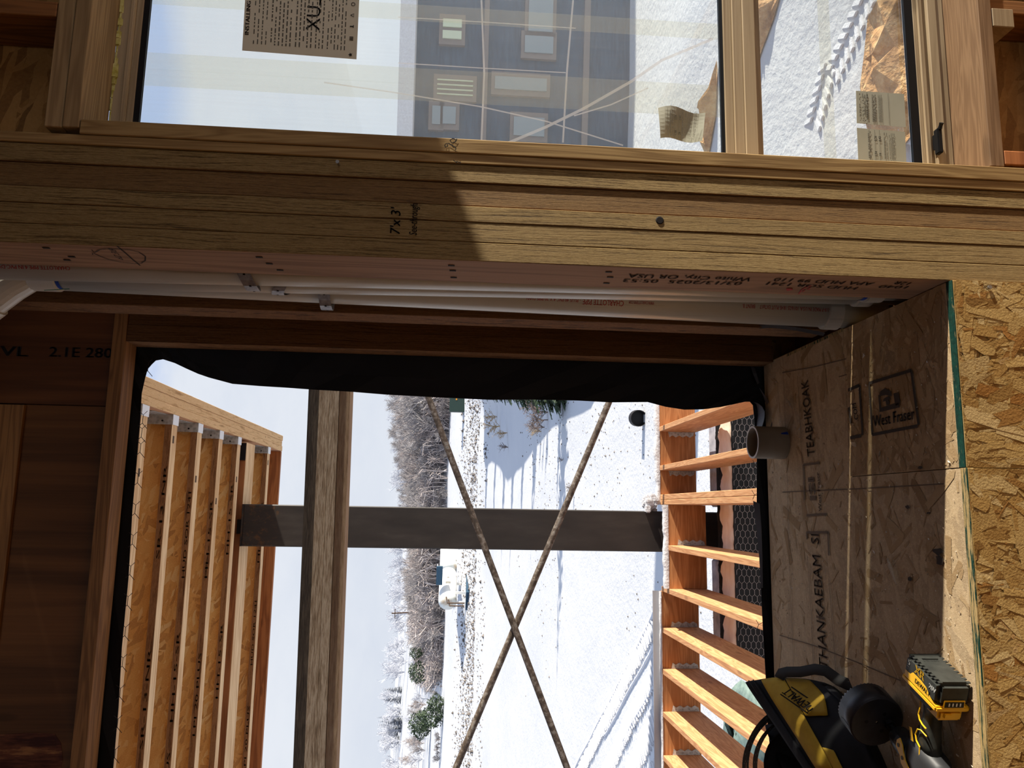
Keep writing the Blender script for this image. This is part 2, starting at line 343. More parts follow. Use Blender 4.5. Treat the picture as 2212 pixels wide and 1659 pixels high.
M['dark_void'] = nmat('dark_sheathing', srgb(44, 40, 34), .95)
M['nail'] = nmat('nail_steel', srgb(150, 150, 150), .4, .5, .7)
def _mixed(name, a, fac, b):
    m = bpy.data.materials.new(name); m.use_nodes = True; nt = m.node_tree; nt.nodes.remove(nt.nodes['Principled BSDF']); o = nt.nodes['Material Output']
    g = G(nt); mx = g.n('MixShader'); x, y = a(g), b(g)
    f = fac(g) if callable(fac) else fac
    if hasattr(f, 'links'): nt.links.new(f, mx.inputs[0])
    else: mx.inputs[0].default_value = f
    nt.links.new(x, mx.inputs[1]); nt.links.new(y, mx.inputs[2]); nt.links.new(mx.outputs[0], o.inputs[0]); return m
TR = lambda c: (lambda g: g.n('BsdfTransparent', {0: (*c, 1)}).outputs[0])
M['glass'] = _mixed('pane_glass', TR((.975, .992, .99)), lambda g: g.math('MULTIPLY', g.n('Fresnel', {0: 1.45}).outputs[0], .6), lambda g: g.n('BsdfGlossy', {0: (.95, 1, 1, 1), 'Roughness': .02}).outputs[0])
def _haze(g):
    v = g.coord(False); n = g.noise(g.map(v, (2, 1, .8)), 2.2, 5, .6); n2 = g.noise(g.map(v, (60, 1, 1.5)), 2, 3)
    return g.math('MULTIPLY_ADD', n, .16, g.math('MULTIPLY_ADD', n2, .10, .03))
TL = lambda c: (lambda g: g.n('BsdfTranslucent', {0: (*c, 1)}).outputs[0])
M['film'] = _mixed('protective_film', TR((.98, .99, .97)), _haze, TL((.9, .93, .92)))
M['tape'] = _mixed('clear_tape', TR((.98, .98, .945)), .08, TL((.9, .9, .80)))
M['crease'] = _mixed('film_crease', TR((.96, .96, .95)), .5, TL((.94, .95, .93)))
# outdoors
def _snow(g):
    v = g.coord(False); a = g.noise(v, 1.2, 6, .6); b = g.noise(g.map(v, (6, 6, 6)), 2.0, 4, .6); d = g.noise(v, .12, 4)
    return g.mix(g.gray(.4, .7, d), srgb(205, 205, 206), srgb(197, 198, 201)), g.math('ADD', a, g.math('MULTIPLY', b, .35)), .35, .12
M['snow'] = nmat('snow', _snow, .9, .1)
M['snow_cap'] = nmat('snow_cap', lambda g: (g.ramp(g.noise(g.coord(), 40, 3), [(.3, srgb(206, 205, 208)), (.7, srgb(222, 222, 225))]), g.noise(g.coord(), 50, 4), .6, .01), .9, .1)
def trees(name, c0, c1, c2): return nmat(name, lambda g: (g.ramp(g.noise(g.n('TexCoord').outputs['Object'], 1.1, 4, .7), [(.3, c0), (.5, c1), (.66, c2)]),), .95, .05)
M['bark'] = trees('bare_branches', srgb(132, 126, 126), srgb(152, 147, 147), srgb(190, 188, 190))
M['bark_red'] = trees('reddish_branches', srgb(142, 130, 128), srgb(160, 150, 147), srgb(198, 193, 193))
M['bark_dark'] = trees('dark_branches', srgb(96, 92, 92), srgb(124, 118, 118), srgb(200, 200, 204))
M['bark_hazed'] = trees('hazed_branches', srgb(176, 178, 184), srgb(194, 196, 204), srgb(216, 220, 228))  # distance haze put into a pale branch colour
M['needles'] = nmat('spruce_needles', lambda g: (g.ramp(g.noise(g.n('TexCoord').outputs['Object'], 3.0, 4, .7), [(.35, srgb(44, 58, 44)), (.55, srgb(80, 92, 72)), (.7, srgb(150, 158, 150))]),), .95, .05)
M['needles_hazed'] = nmat('hazed_needles', lambda g: (g.ramp(g.noise(g.n('TexCoord').outputs['Object'], .5, 4, .7), [(.35, srgb(168, 172, 180)), (.65, srgb(196, 200, 208))]),), .95, .05)  # pale needle colour stands in for haze on the skyline
M['rock'] = island('dark_rock', [(0, srgb(70, 64, 60)), (.5, srgb(112, 102, 94)), (1, srgb(150, 140, 132))], .95)
M['tank'] = nmat('tank_paint', lambda g: (g.ramp(g.noise(g.coord(), .8, 4), [(.3, srgb(232, 230, 224)), (.7, srgb(246, 245, 241))]),), .5, .4)
M['tank_cap'] = nmat('tank_end_paint', lambda g: (g.mix(g.gray(.55, .68, g.noise(g.coord(), .9, 4)), srgb(220, 222, 216), srgb(196, 176, 150)),), .6)
M['dkgreen'] = nmat('green_cabinet', srgb(44, 62, 56), .6)
M['orange'] = nmat('orange_label', srgb(230, 150, 40), .6)
M['slate'] = nmat('slate_siding', lambda g: (g.ramp(g.noise(g.map(g.coord(), (1, 1, 9)), 3, 3), [(.3, srgb(34, 58, 78)), (.7, srgb(52, 80, 102))]),), .8)
M['slate_trim'] = nmat('siding_trim', srgb(120, 112, 108), .8)
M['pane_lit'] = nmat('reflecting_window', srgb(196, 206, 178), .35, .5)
M['pane_dim'] = nmat('dim_window', srgb(130, 142, 146), .35, .5)
M['soil'] = nmat('clay_soil', lambda g: (g.ramp(g.noise(g.coord(), 5, 6, .7), [(.3, srgb(120, 82, 56)), (.5, srgb(186, 142, 96)), (.68, srgb(222, 188, 140))]), g.noise(g.coord(), 9, 5), .8, .08), .95)
M['tan'] = nmat('tan_blanket', lambda g: (g.ramp(g.noise(g.map(g.coord(), (1, 4, 1)), 3, 4), [(.3, srgb(232, 206, 184)), (.7, srgb(250, 234, 220))]), g.noise(g.coord(), 12, 4), .3, .02), .9)
M['grey_block'] = nmat('grey_foam', lambda g: (g.ramp(g.noise(g.coord(), 14, 4), [(.3, srgb(150, 152, 166)), (.7, srgb(196, 198, 210))]),), .9)
M['wire'] = nmat('galvanized_wire', srgb(150, 140, 138), .5, .5, .3)
M['wire_dark'] = nmat('dark_wire', srgb(52, 46, 44), .5, .5, .3)
M['tarp'] = nmat('green_tarp', lambda g: (g.ramp(g.noise(g.coord(), 16, 4), [(.3, srgb(96, 116, 110)), (.7, srgb(128, 146, 138))]), g.noise(g.coord(), 7, 3), .5, .02), .8)
M['flash'] = nmat('grey_flashing', srgb(160, 162, 168), .5, .4)
# tools
M['cordura'] = nmat('black_canvas', lambda g: (g.ramp(g.noise(g.coord(), 7, 4), [(.3, srgb(24, 24, 26)), (.7, srgb(42, 42, 46))]), g.n('TexChecker', {'Vector': g.coord(False), 'Scale': 600.0}).outputs[1], .15, .001), .85)
M['yellow_canvas'] = nmat('yellow_canvas', lambda g: (g.ramp(g.noise(g.coord(), 9, 4), [(.3, srgb(176, 140, 40)), (.7, srgb(214, 176, 62))]), g.noise(g.coord(), 12, 4), .3, .01), .75)
M['web'] = nmat('grey_webbing', srgb(66, 66, 66), .85)
M['black_plastic'] = nmat('black_plastic', lambda g: (g.ramp(g.noise(g.coord(), 30, 4), [(.3, srgb(30, 32, 30)), (.7, srgb(52, 54, 50))]), g.noise(g.coord(), 80, 3), .2, .001), .55, .4)
M['yellow_plastic'] = nmat('yellow_plastic', srgb(240, 184, 30), .4, .5)
M['dust_strand'] = island('dusty_strand', [(0, srgb(150, 122, 86)), (.3, srgb(176, 147, 108)), (.7, srgb(192, 165, 126)), (1, srgb(160, 131, 94))], .95, bump=.4)
M['grey_plastic'] = nmat('grey_plastic', srgb(44, 45, 47), .5, .4)
M['coil_steel'] = nmat('black_strap', srgb(58, 56, 54), .45, .5, .3)
M['saw_steel'] = nmat('hole_saw_steel', lambda g: (g.ramp(g.noise(g.coord(), 18, 4), [(.3, srgb(38, 38, 42)), (.7, srgb(60, 60, 66))]),), .42, .5, .4)
M['dark_metal'] = nmat('dark_chuck', srgb(40, 40, 42), .4, .5, .5)
M['white_print'] = nmat('white_print', srgb(226, 226, 222), .6)
M['chip'] = island('sawdust_chips', [(0, srgb(150, 126, 96)), (.5, srgb(200, 176, 140)), (.9, srgb(224, 210, 190)), (1, srgb(236, 232, 230))], .9)
# ------------------------------------------------------------------ room shell
YF = 1.80
struct('floor', B(-4, 2.6, -4.5, 1.98, -.2, 0), M['osb_dark'])
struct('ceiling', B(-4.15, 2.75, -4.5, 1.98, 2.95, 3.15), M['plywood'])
struct('wall_left', B(-4.15, -4, -4.5, 1.98, 0, 2.95), M['osb_dark'])
bm = newbm(); wy0, wy1, wz0, wz1 = -1.6, 1.925, .3, 2.31          # right wall with the opening the sun comes through
box(bm, 2.6, 2.68, -4.5, wy0, 0, 2.95); box(bm, 2.6, 2.68, wy1, 1.945, 0, 2.95)
box(bm, 2.6, 2.68, wy0, wy1, 0, wz0); box(bm, 2.6, 2.68, wy0, wy1, wz1, 2.95)
struct('wall_right', bm, M['osb_dark'])
bm = newbm(); box(bm, -4.15, -2.6, -4.65, -4.5, 0, 2.95); box(bm, 1.1, 2.68, -4.65, -4.5, 0, 2.95); box(bm, -2.6, 1.1, -4.65, -4.5, 2.25, 2.95); box(bm, -2.6, 1.1, -4.65, -4.5, 0, .3)
struct('wall_back', bm, M['osb_dark'])
bm = newbm()
box(bm, .862, 2.6, 1.945, 1.97, 2.575, 2.95); box(bm, .862, 2.6, 1.945, 1.97, 0, .205); box(bm, 2.37, 2.6, 1.945, 1.97, .205, 2.575)
struct('wall_front', bm, M['osb_dark'])
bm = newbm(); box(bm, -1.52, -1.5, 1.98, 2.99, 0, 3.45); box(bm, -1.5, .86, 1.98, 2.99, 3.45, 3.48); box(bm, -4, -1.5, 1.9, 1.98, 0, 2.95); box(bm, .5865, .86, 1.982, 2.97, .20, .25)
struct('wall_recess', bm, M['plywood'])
# ------------------------------------------------------------------ built-up post right of the opening
post = Thing('laminated_post', 'tall built-up post of five laminated veneer plies between window and opening', 'post', (.70, 1.9, 0))
XS = [.581, .628, .678, .72, .779, .824]; FY = [1.80, 1.801, 1.80, 1.806, 1.803]
plies = []
for i in range(5):
    bm = B(XS[i]+.0004, XS[i+1]-(.0026 if i in (2, 3) else .0012), FY[i], 1.98, 0, 2.949, .0015)
    p = post.part('ply', bm, [M['lvl_post_brown'] if i == 3 else M['lvl_post'], M['lvl_face']], label='browner ply' if i == 3 else None)
    for f in p.data.polygons:
        if abs(f.normal.x) > .9: f.material_index = 1
    plies.append(p)
bm = newbm(); lathe(bm, [(.0, .002), (.008, .002), (.011, 0), (.011, -.004)], (.703, 1.8005, 1.11), (0, -1, 0), 14); post.part('knot_hole', bm, M['ink'], plies[2])
bm = newbm(); tube(bm, [(.806, 1.802, 1.887), (.806, 1.785, 1.889)], .0022, 8); tube(bm, [(.806, 1.786, 1.889), (.806, 1.783, 1.889)], .0045, 8); post.part('nail', bm, M['nail'], plies[4])
# handwriting on the plies
bm = newbm(); up = (0, 0, 1); y_ = 1.7985
text(bm, "7'x 3'", plane((.636, y_, 1.737), (1, 0, 0), up), .033, .95, .15, 1.0, .03)
text(bm, "See-through", plane((.637, y_, 1.697), (1, 0, 0), up), .026, .62, .2, 1.0, .03)
post.part('handwriting', bm, M['ink'], plies[1])
# black stamps on the side face (they read upwards)
bm = newbm(); X_ = .5797
def side(x, y): p = aX(x, y, X_); return p
for s, a, b, h in (('White City, OR USA', (1628, 601), (1360, 592), .030), ('03/13/2025  05:53', (1608, 610), (1350, 603), .027), ("APA MUD 99 110", (1892, 611), (1678, 601), .026), ('HUD SOR 1241', (1858, 621), (1662, 610), .024), ('12R', (1975, 611), (1938, 608), .024), ('1040', (1972, 619), (1905, 617), .022)):
    fit_text(bm, s, side(*a), side(*b), (0, 1, 0), h, bold=.04)
post.part('stamp', bm, M['ink_faded'], plies[0])
bm = newbm()
for pts in ([(1725, 635), (1732, 626), (1741, 621), (1752, 617)], [(1738, 627), (1733, 631), (1728, 629)], [(1742, 624), (1746, 626), (1750, 621)]): ribbon(bm, [side(*p) for p in pts], (-1, 0, 0), .004)
prism(bm, [side(*p) for p in ((1698, 623), (1710, 623), (1713, 626), (1700, 628))], (-.0006, 0, 0))
post.part('red_mark', bm, M['ink_red'], plies[0])
bm = newbm()
ribbon(bm, [side(*p) for p in ((198, 540), (204, 546), (215, 540), (228, 538), (250, 538), (280, 540), (300, 545), (314, 554), (314, 563), (305, 569), (290, 570), (262, 567), (235, 561), (214, 553), (200, 546), (200, 550))], (-1, 0, 0), .0025)
ribbon(bm, [side(*p) for p in ((252, 531), (270, 546), (288, 562), (303, 574))], (-1, 0, 0), .003)
fit_text(bm, '62 3/8', side(268, 563), side(250, 541), (0, -1, .6), .022)
post.part('circled_note', bm, M['ink'], plies[0])
bm = newbm()
for x, y in ((560, 556), (582, 570), (605, 584), (975, 574), (978, 585), (980, 600), (1315, 588), (1318, 599), (1310, 612), (155, 555), (145, 562), (100, 536)):
    p = side(x, y); obox(bm, p, (.0004, 0, 0), (0, .0035, 0), (0, 0, .008))
post.part('staple_slots', bm, M['ink'], plies[0])
# ------------------------------------------------------------------ window studs, header, sill
single('king_stud', B(.8255, .8494, 1.80, 1.94, 0, 2.948, .0015), M['stud_z'], 'full height pine stud squeezed between laminated post and window jamb stud', 'stud', (.837, 1.87, 0))
js = Thing('jamb_stud', 'pale pine jamb stud with pencilled number along the left side of window', 'stud', (.869, 1.87, 0))
js.part('board', B(.8505, .887, 1.797, 1.94, 0, 2.489, .002), M['stud_z'])
bm = newbm()
for pts in ([(985, 302), (978, 299), (972, 303), (976, 309), (984, 306), (987, 300)], [(961, 312), (966, 309), (967, 316), (962, 318), (961, 313)], [(968, 309), (985, 319), (984, 324)]): ribbon(bm, [aY(*p, 1.7955) for p in pts], (0, -1, 0), .0025)
ribbon(bm, [aY(*p, 1.7955) for p in ((979, 346), (988, 352), (986, 348), (996, 352))], (0, -1, 0), .002)
js.part('pencilled_number', bm, M['ink'])
for i, (z0, z1) in enumerate(((2.491, 2.5292), (2.5312, 2.571))):
    single('header_board', B(.865, 2.42, 1.797+.003*i, 1.94, z0, z1, .002), M['stud_x'], ('lower' if i == 0 else 'upper')+' of the two flat header boards over the window', 'board', (1.5, 1.87, z0), 'header boards')
single('cripple_stud', B(1.145, 1.184, 1.80, 1.94, 2.573, 2.948, .002), M['stud_dark_z'], 'short stud standing on the header boards above window', 'stud', (1.165, 1.87, 2.573))
single('sill_board', B(.889, 2.40, 1.80, 1.99, .208, .246, .002), M['fir_x'], 'orange-edged rough sill board below the window', 'board', (1.5, 1.87, .208))
single('sill_cripple', B(.896, .934, 1.80, 1.94, 0, .2065, .002), M['fascia'], 'short orange stud below left end of the sill board', 'stud', (.915, 1.87, 0))
single('spacer_block', B(1.283, 1.336, 1.80, 1.925, .146, .2065, .002), M['window_wood_x'], 'small pale nailed block hanging under the sill board', 'block', (1.31, 1.86, .146))
single('lower_stud', B(1.338, 1.376, 1.82, 1.94, 0, .2065, .002), M['stud_dark_z'], 'dim stud beside the small block under the sill', 'stud', (1.357, 1.88, 0))
# ------------------------------------------------------------------ window_1: tall fixed pane over a small opening sash
win = Thing('window_1', base=(1.5, 1.95, .246), kind='structure'); WY = 1.955; X0, X1 = .8876, 2.36
wx = M['window_wood_x']; wz = M['window_wood_z']
def molding(zs, name):
    bm = newbm()
    for (z0, z1, yy) in zs: box(bm, X0+.03, X1-.03, yy, 1.985, z0, z1, .0015)
    return win.part(name, bm, wx)
molding([(2.452, 2.487, 1.938), (2.4525, 2.462, 1.932), (2.436, 2.452, 1.946)], 'head_rail')
mul = molding([(.781, .801, 1.946), (.801, .835, 1.930), (.835, .862, 1.936), (.862, .885, 1.944)], 'mullion')
sr = molding([(.319, .331, 1.949), (.306, .319, 1.942), (.296, .306, 1.946), (.270, .296, 1.934), (.2475, .270, 1.938)], 'sash_rail')
for a, b in ((X0, X0+.03), (X1-.03, X1)): win.part('side_rail', B(a, b, 1.938, 1.985, .2475, 2.487, .002), wz)
bm = newbm(); box(bm, X0+.03, X1-.03, 1.950, 1.96, 2.421, 2.436); box(bm, X0+.03, X1-.03, 1.950, 1.96, .885, .895); win.part('gasket', bm, M['gasket'])
bm = newbm(); box(bm, X0+.03, X1-.03, 1.950, 1.96, .331, .355); win.part('gasket', bm, M['gasket'])
win.part('pane', B(X0+.03, X1-.03, 1.955, 1.961, .895, 2.421), M['glass']); win.part('pane', B(X0+.03, X1-.03, 1.955, 1.961, .355, .781), M['glass'])
bm = newbm()                                                     # bead of foam along the head
for i in range(78):
    x = .90+i*.0182; r = .004+.005*R.random(); obox(bm, (x, 1.941+R.uniform(-.003, .003), 2.487), (.012, 0, 0), (0, r*.8, 0), (0, 0, r), .003)
win.part('foam_bead', bm, M['foam'])
bm = newbm(); a, b = aY(2028, 278, 1.915), aY(2030, 331, 1.915)
obox(bm, (a+b)/2+Vector((0, .004, 0)), ((a-b).length/2, 0, 0), (0, .010, 0), (0, 0, .0065), .002)
c_, d_ = aY(2030, 278, 1.91), aY(2034, 265, 1.90); tube(bm, [c_, (c_+d_)/2, d_], [.006, .005, .006], 8)
box(bm, b.x+.02, a.x-.01, 1.918, 1.94, a.z-.004, a.z+.004)
win.part('crank_handle', bm, M['gasket'], sr, label='black crank handle')
# plastic film outside, with folds and strips of tape
FYo = 1.9865
def film_sheet(z0, z1):
    bm = newbm(); bm.faces.new([bm.verts.new(p) for p in ((X0+.03, FYo, z0), (X1-.03, FYo, z0), (X1-.03, FYo, z1), (X0+.03, FYo, z1))]); return bm
film = win.part('protective_film', film_sheet(.86, 2.45), M['film'])
film2 = win.part('protective_film', film_sheet(.355, .781), M['film'])
def strip(pts, wd, m, par, yy=FYo-.001):
    bm = newbm(); ribbon(bm, [aY(*p, yy) for p in pts], (0, -1, 0), wd); win.part('tape_strip' if m is M['tape'] else 'film_crease', bm, m, par)
for xa in (aY(620, 149, FYo).x, aY(620, 10, FYo).x, aY(1000, 205, FYo).x):
    bm = newbm(); box(bm, xa-.024, xa+.024, FYo-.0012, FYo-.0004, .87, 2.43); win.part('tape_strip', bm, M['tape'], film)
za = aY(1782, 100, FYo).z
bm = newbm(); box(bm, X0+.03, X1-.03, FYo-.0012, FYo-.0004, za-.017, za+.017); win.part('tape_strip', bm, M['tape'], film2)
for pts, wd in (([(700, 178), (860, 201), (1036, 230), (1180, 262), (1346, 314)], .004), ([(1090, 312), (1180, 274), (1260, 235), (1360, 178), (1430, 130), (1540, 84)], .008), ([(1240, 250), (1320, 226), (1400, 190)], .004), ([(860, 37), (1050, 48), (1244, 61)], .003), ([(860, 136), (1040, 147), (1222, 157)], .003), ([(1040, 0), (1046, 160), (1040, 302)], .005), ([(1238, 0), (1225, 150), (1216, 308)], .005)):
    strip(pts, wd, M['crease'], film)
# stickers on the glass
SY = 1.9535
def quad_sheet(pts, name, m, lab, bend=0.0, nx=8, ny=8, yy=SY):
    """pts: corners tl, bl, br, tr of the photograph -> a thin sheet on the pane"""
    P = [aY(*p, yy) for p in pts]; bm = newbm(); g = []
    for i in range(nx+1):
        for j in range(ny+1):
            s, t = i/nx, j/ny; p = P[0].lerp(P[1], s).lerp(P[3].lerp(P[2], s), t)
            p.y -= bend*(math.sin(t*5.5+s*2)*.5+.6)*.012 if bend else 0
            if bend: p.x += .006*math.sin(t*6.0)
            g.append(bm.verts.new(p))
    for i in range(nx):
        for j in range(ny): bm.faces.new((g[i*(ny+1)+j], g[(i+1)*(ny+1)+j], g[(i+1)*(ny+1)+j+1], g[i*(ny+1)+j+1]))
    solid(bm, .0005)
    return win.part(name, bm, m, label=lab, smooth=False), P
def fine_print(bm, P, rows, s0, s1, yy, gapy=.0006):
    """rows of tiny words; t across the sheet (image right = down), s along the writing"""
    for t, hgt, fill in rows:
        s = s0
        while s < s1:
            l = min(R.uniform(.012, .05), s1-s)
            if R.random() < fill:
                q = [P[0].lerp(P[1], 1-a).lerp(P[3].lerp(P[2], 1-a), b) for a, b in ((s, t), (s+l*.85, t), (s+l*.85, t+hgt), (s, t+hgt))]
                bm.faces.new([bm.verts.new((p.x, yy-gapy, p.z)) for p in q])
            s += l+.008
sh, P = quad_sheet(((538, -150), (523, 109), (770, 128), (783, -150)), 'instruction_sheet', M['paper_tan'], 'large tan printed installation sheet')
U, V = Vector((0, 0, 1)), Vector((1, 0, 0))
bm = newbm(); p0 = aY(537, 76, SY-.001); fit_text(bm, 'INSTALLING LUX WINDOWS', p0, p0+Vector((.235, 0, .002)), U, .0105, bold=.06); win.part('heading', bm, M['ink'], sh); bm = newbm()
rows = [(.09+.035*i, .009, .93) for i in range(4)]+[(.24+.033*i, .011, .9) for i in range(6)]+[(.455+.033*i, .011, .93) for i in range(5)]+[(.63+.03*i, .010, .9) for i in range(3)]+[(.735+.03*i, .009, .85) for i in range(6)]
fine_print(bm, P, rows, .06, .96, SY)
win.part('fine_print', bm, M['ink_fine'], sh, kind='stuff')
bm = newbm()                                                     # lettering of the other side showing through, reversed
q = aY(690, 66, SY-.0004); L_ = glyphs('LUX'); fn = plane(q, (-1, 0, 0), (0, 0, 1)); wd = textlen('LUX', .052)
text(bm, 'LUX', lambda a, b: q+Vector((wd-a, 0, b)), .052, 1, 0, 1, .03); win.part('show_through', bm, M['ink_soft'], sh)
bm = newbm()                                                     # small round and triangular marks along the foot
for k, (x, y) in enumerate(((763, 9), (762, 33), (760, 57), (759, 83), (757, 118))):
    c = aY(x, y, SY-.0012); r = .0055
    if k == 0:
        for a in range(16):
            t0, t1 = a*math.pi/8, (a+1)*math.pi/8
            bm.faces.new([bm.verts.new(c+Vector((math.cos(t)*rr, 0, math.sin(t)*rr))) for t, rr in ((t0, r), (t1, r), (t1, r*.7), (t0, r*.7))])
    elif k == 1: ribbon(bm, [c+Vector((r*math.cos(t), 0, r*math.sin(t))) for t in (1.57, 3.66, 5.76, 1.57)], (0, -1, 0), .002)
    elif k == 2: box(bm, c.x-.004, c.x+.004, c.y, c.y+.0003, c.z-.005, c.z-.003); box(bm, c.x-.0015, c.x+.0015, c.y, c.y+.0003, c.z-.003, c.z+.005)
    elif k == 3:
        for d in (-.004, 0, .004): box(bm, c.x+d-.0011, c.x+d+.0011, c.y, c.y+.0003, c.z-.005, c.z+.005)
    else:
        prism(bm, [c+Vector((r*1.1*(1 if i % 2 == 0 else .45)*math.cos(i*math.pi/5+1.57), 0, r*1.1*(1 if i % 2 == 0 else .45)*math.sin(i*math.pi/5+1.57))) for i in range(10)], (0, .0003, 0))
win.part('pictogram', bm, M['ink'], sh)
def rating(pts, lab, rows, numbers, bend=0.0, vals=()):
    s_, P = quad_sheet(pts, 'sticker', M['paper'], lab, bend); yy = SY-.0012-(.014 if bend else 0); bm = newbm()
    fine_print(bm, P, rows, .08, .92, yy, 0)
    at_ = lambda a, b: Vector((0, 0, 0))+P[0].lerp(P[1], 1-a).lerp(P[3].lerp(P[2], 1-a), b)
    for s, a, b, h in vals:
        p = at_(a, b); p.y = yy; text(bm, s, plane(p, (1, 0, 0), U), h, .9, 0, 1, .06)
    for b in numbers:
        p, q = at_(0.02, b), at_(.98, b); p.y = q.y = yy; ribbon(bm, [p, q], (0, -1, 0), .0008)
    win.part('fine_print', bm, M['ink_fine'], s_, kind='stuff')
rating(((1420, 236), (1424, 303), (1514, 307), (1523, 243)), 'curled energy rating sticker on tall pane', [(.23, .02, .9), (.28, .02, .8), (.50, .02, .9), (.56, .015, .7), (.63, .012, .9), (.66, .012, .9), (.69, .012, .9), (.76, .012, .9), (.79, .012, .9)], (.18, .33, .43, .49), 1.0, (('0.24', .60, .38, .009), ('1.38', .10, .38, .009), ('0.41', .60, .48, .009), ('24', .12, .47, .009)))
rating(((1849, 196), (1851, 266), (1957, 275), (1953, 203)), 'order sticker with small boxes on lower pane', [(.06, .02, .5), (.12, .02, .6), (.16, .03, .7), (.21, .03, .7), (.32, .02, .9), (.35, .02, .9), (.38, .02, .9), (.45, .012, 1), (.48, .012, 1), (.51, .012, 1)], (.22, .66), 0, (('1', .22, .24, .006),))
rating(((1851, 276), (1854, 346), (1958, 352), (1955, 285)), 'rating sticker in lower corner of small pane', [(.22, .022, .9), (.26, .02, .8), (.55, .02, .9), (.60, .014, .7), (.66, .012, .8), (.70, .012, .9), (.73, .012, .9), (.76, .012, .9)], (.25, .36, .46), 0, (('0.26', .62, .40, .010), ('1.54', .14, .40, .010), ('0.43', .62, .49, .010), ('19', .16, .49, .010)))
# ------------------------------------------------------------------ raised platform in the opening
ZP = .38
plat = Thing('hearth_platform', 'dusty strand-board platform filling the see-through opening, green painted front edge', 'platform', (-.4, 2.4, 0))
CX = aZ(2086, 1010, ZP).x
def flakes(bm, x0, x1, z0, z1, y, n, smin=.02, smax=.17):
    """thin wood strands pressed on a vertical face"""
    for i in range(n):
        big = R.random() < .42; l = R.uniform(.06, smax) if big else R.uniform(smin, .07); wd = R.uniform(.012, .036) if big else R.uniform(.003, .012)
        a = R.gauss(math.pi/2, .38) if R.random() < .6 else R.uniform(0, math.pi); c = Vector((R.uniform(x0, x1), 0, R.uniform(z0, z1))); d = Vector((math.cos(a), 0, math.sin(a))); s = Vector((-d.z, 0, d.x))
        yy = y-.0006-.0026*i/n; tl = R.uniform(-.014, .014); ts = R.uniform(-.04, .04); j = lambda: R.uniform(.8, 1.15)
        q = []
        for u, v in ((-1, -1), (0, -1.06), (1, -1), (1.03, 0), (1, 1), (0, 1.05), (-1, 1), (-1.04, 0)):
            p = c+d*(u*l/2*j())+s*(v*wd/2*j()); p.x = min(max(p.x, x0), x1); p.z = min(max(p.z, z0), z1); p.y = yy+u*l/2*tl+v*wd/2*ts; q.append(bm.verts.new(p))
        bm.faces.new(q)
for nm, x0, x1, yy, m in (('front_panel', CX+.0008, .579, 1.790, 'green'), ('front_panel', -1.45, CX-.0008, 1.786, 'green_worn')):
    fp = plat.part(nm, B(x0, x1, yy, yy+.023, 0, .3775, .001), M['osb_front'])
    bm = newbm(); flakes(bm, x0, x1, .05, .3772, yy, int(1500*(x1-x0))); plat.part('wood_strands', bm, M['osb_strand'], fp, kind='stuff')
    bm = newbm(); box(bm, x0, x1, yy+.0005, yy+.023, .3777, .3808, .0006); plat.part('painted_edge', bm, M[m], fp, label='green painted edge' if m == 'green' else 'worn green painted edge')
YS = 2.336
bm = newbm(); c = aY(2137, 621, 1.786); tube(bm, [c, c+Vector((0, -.004, 0))], .0052, 10); plat.part('nail', bm, M['nail'])
tA = plat.part('top_panel', B(CX+.001, .5797, 1.8137, YS-.001, .356, ZP+.0006, .0008), M['osb_dusty2'])
bm = newbm(); prism(bm, [(-1.45, 1.81, .356), (CX-.001, 1.81, .356), (CX-.001, YS+.001, .356), (.584, YS+.001, .356), (.584, 2.972, .356), (-1.45, 2.972, .356)], (0, 0, ZP-.356))
tB = plat.part('top_panel', bm, M['osb_dusty'])
plat.part('support_frame', B(-1.45, .58, 1.83, 2.96, 0, .354), M['osb_dark'])
bm = newbm(); a, b = aZ(1698, 762, ZP), aZ(1825, 707, ZP)
ribbon(bm, [(.578, a.y, ZP+.0008), (.578, 2.336, ZP+.0008)], (0, 0, 1), .010); plat.part('painted_edge', bm, M['green_worn'], tB, label='green painted rear edge')
def flakes_top(bm, x0, x1, y0, y1, z, n):
    for i in range(n):
        big = R.random() < .25; l = R.uniform(.07, .15) if big else R.uniform(.02, .07); wd = R.uniform(.012, .032) if big else R.uniform(.003, .012)
        a = R.gauss(.2, .9); c = Vector((R.uniform(x0, x1), R.uniform(y0, y1), 0)); d = Vector((math.cos(a), math.sin(a), 0)); s = Vector((-d.y, d.x, 0)); zz_ = z+.0002+.0009*i/n; tl, ts = R.uniform(-.004, .004), R.uniform(-.012, .012); q = []
        for u, v in ((-1, -1), (0, -1.06), (1, -1), (1.03, 0), (1, 1), (0, 1.05), (-1, 1), (-1.04, 0)):
            p = c+d*(u*l/2*R.uniform(.8, 1.1))+s*(v*wd/2*R.uniform(.8, 1.15)); p.x = min(max(p.x, x0), x1); p.y = min(max(p.y, y0), y1); p.z = max(z+.0001, zz_+u*l/2*tl+v*wd/2*ts); q.append(bm.verts.new(p))
        f = bm.faces.new(q)
        if f.calc_area() and f.normal.z < 0: f.normal_flip()
bm = newbm(); flakes_top(bm, CX+.002, .579, 1.815, YS-.002, ZP+.0006, 420); plat.part('wood_strands', bm, M['dust_strand'], tA, kind='stuff')
bm = newbm(); flakes_top(bm, -1.2, CX-.003, 1.812, YS-.01, ZP, 260); flakes_top(bm, -.9, .583, YS+.004, 2.96, ZP, 170); plat.part('wood_strands', bm, M['dust_strand'], tB, kind='stuff')
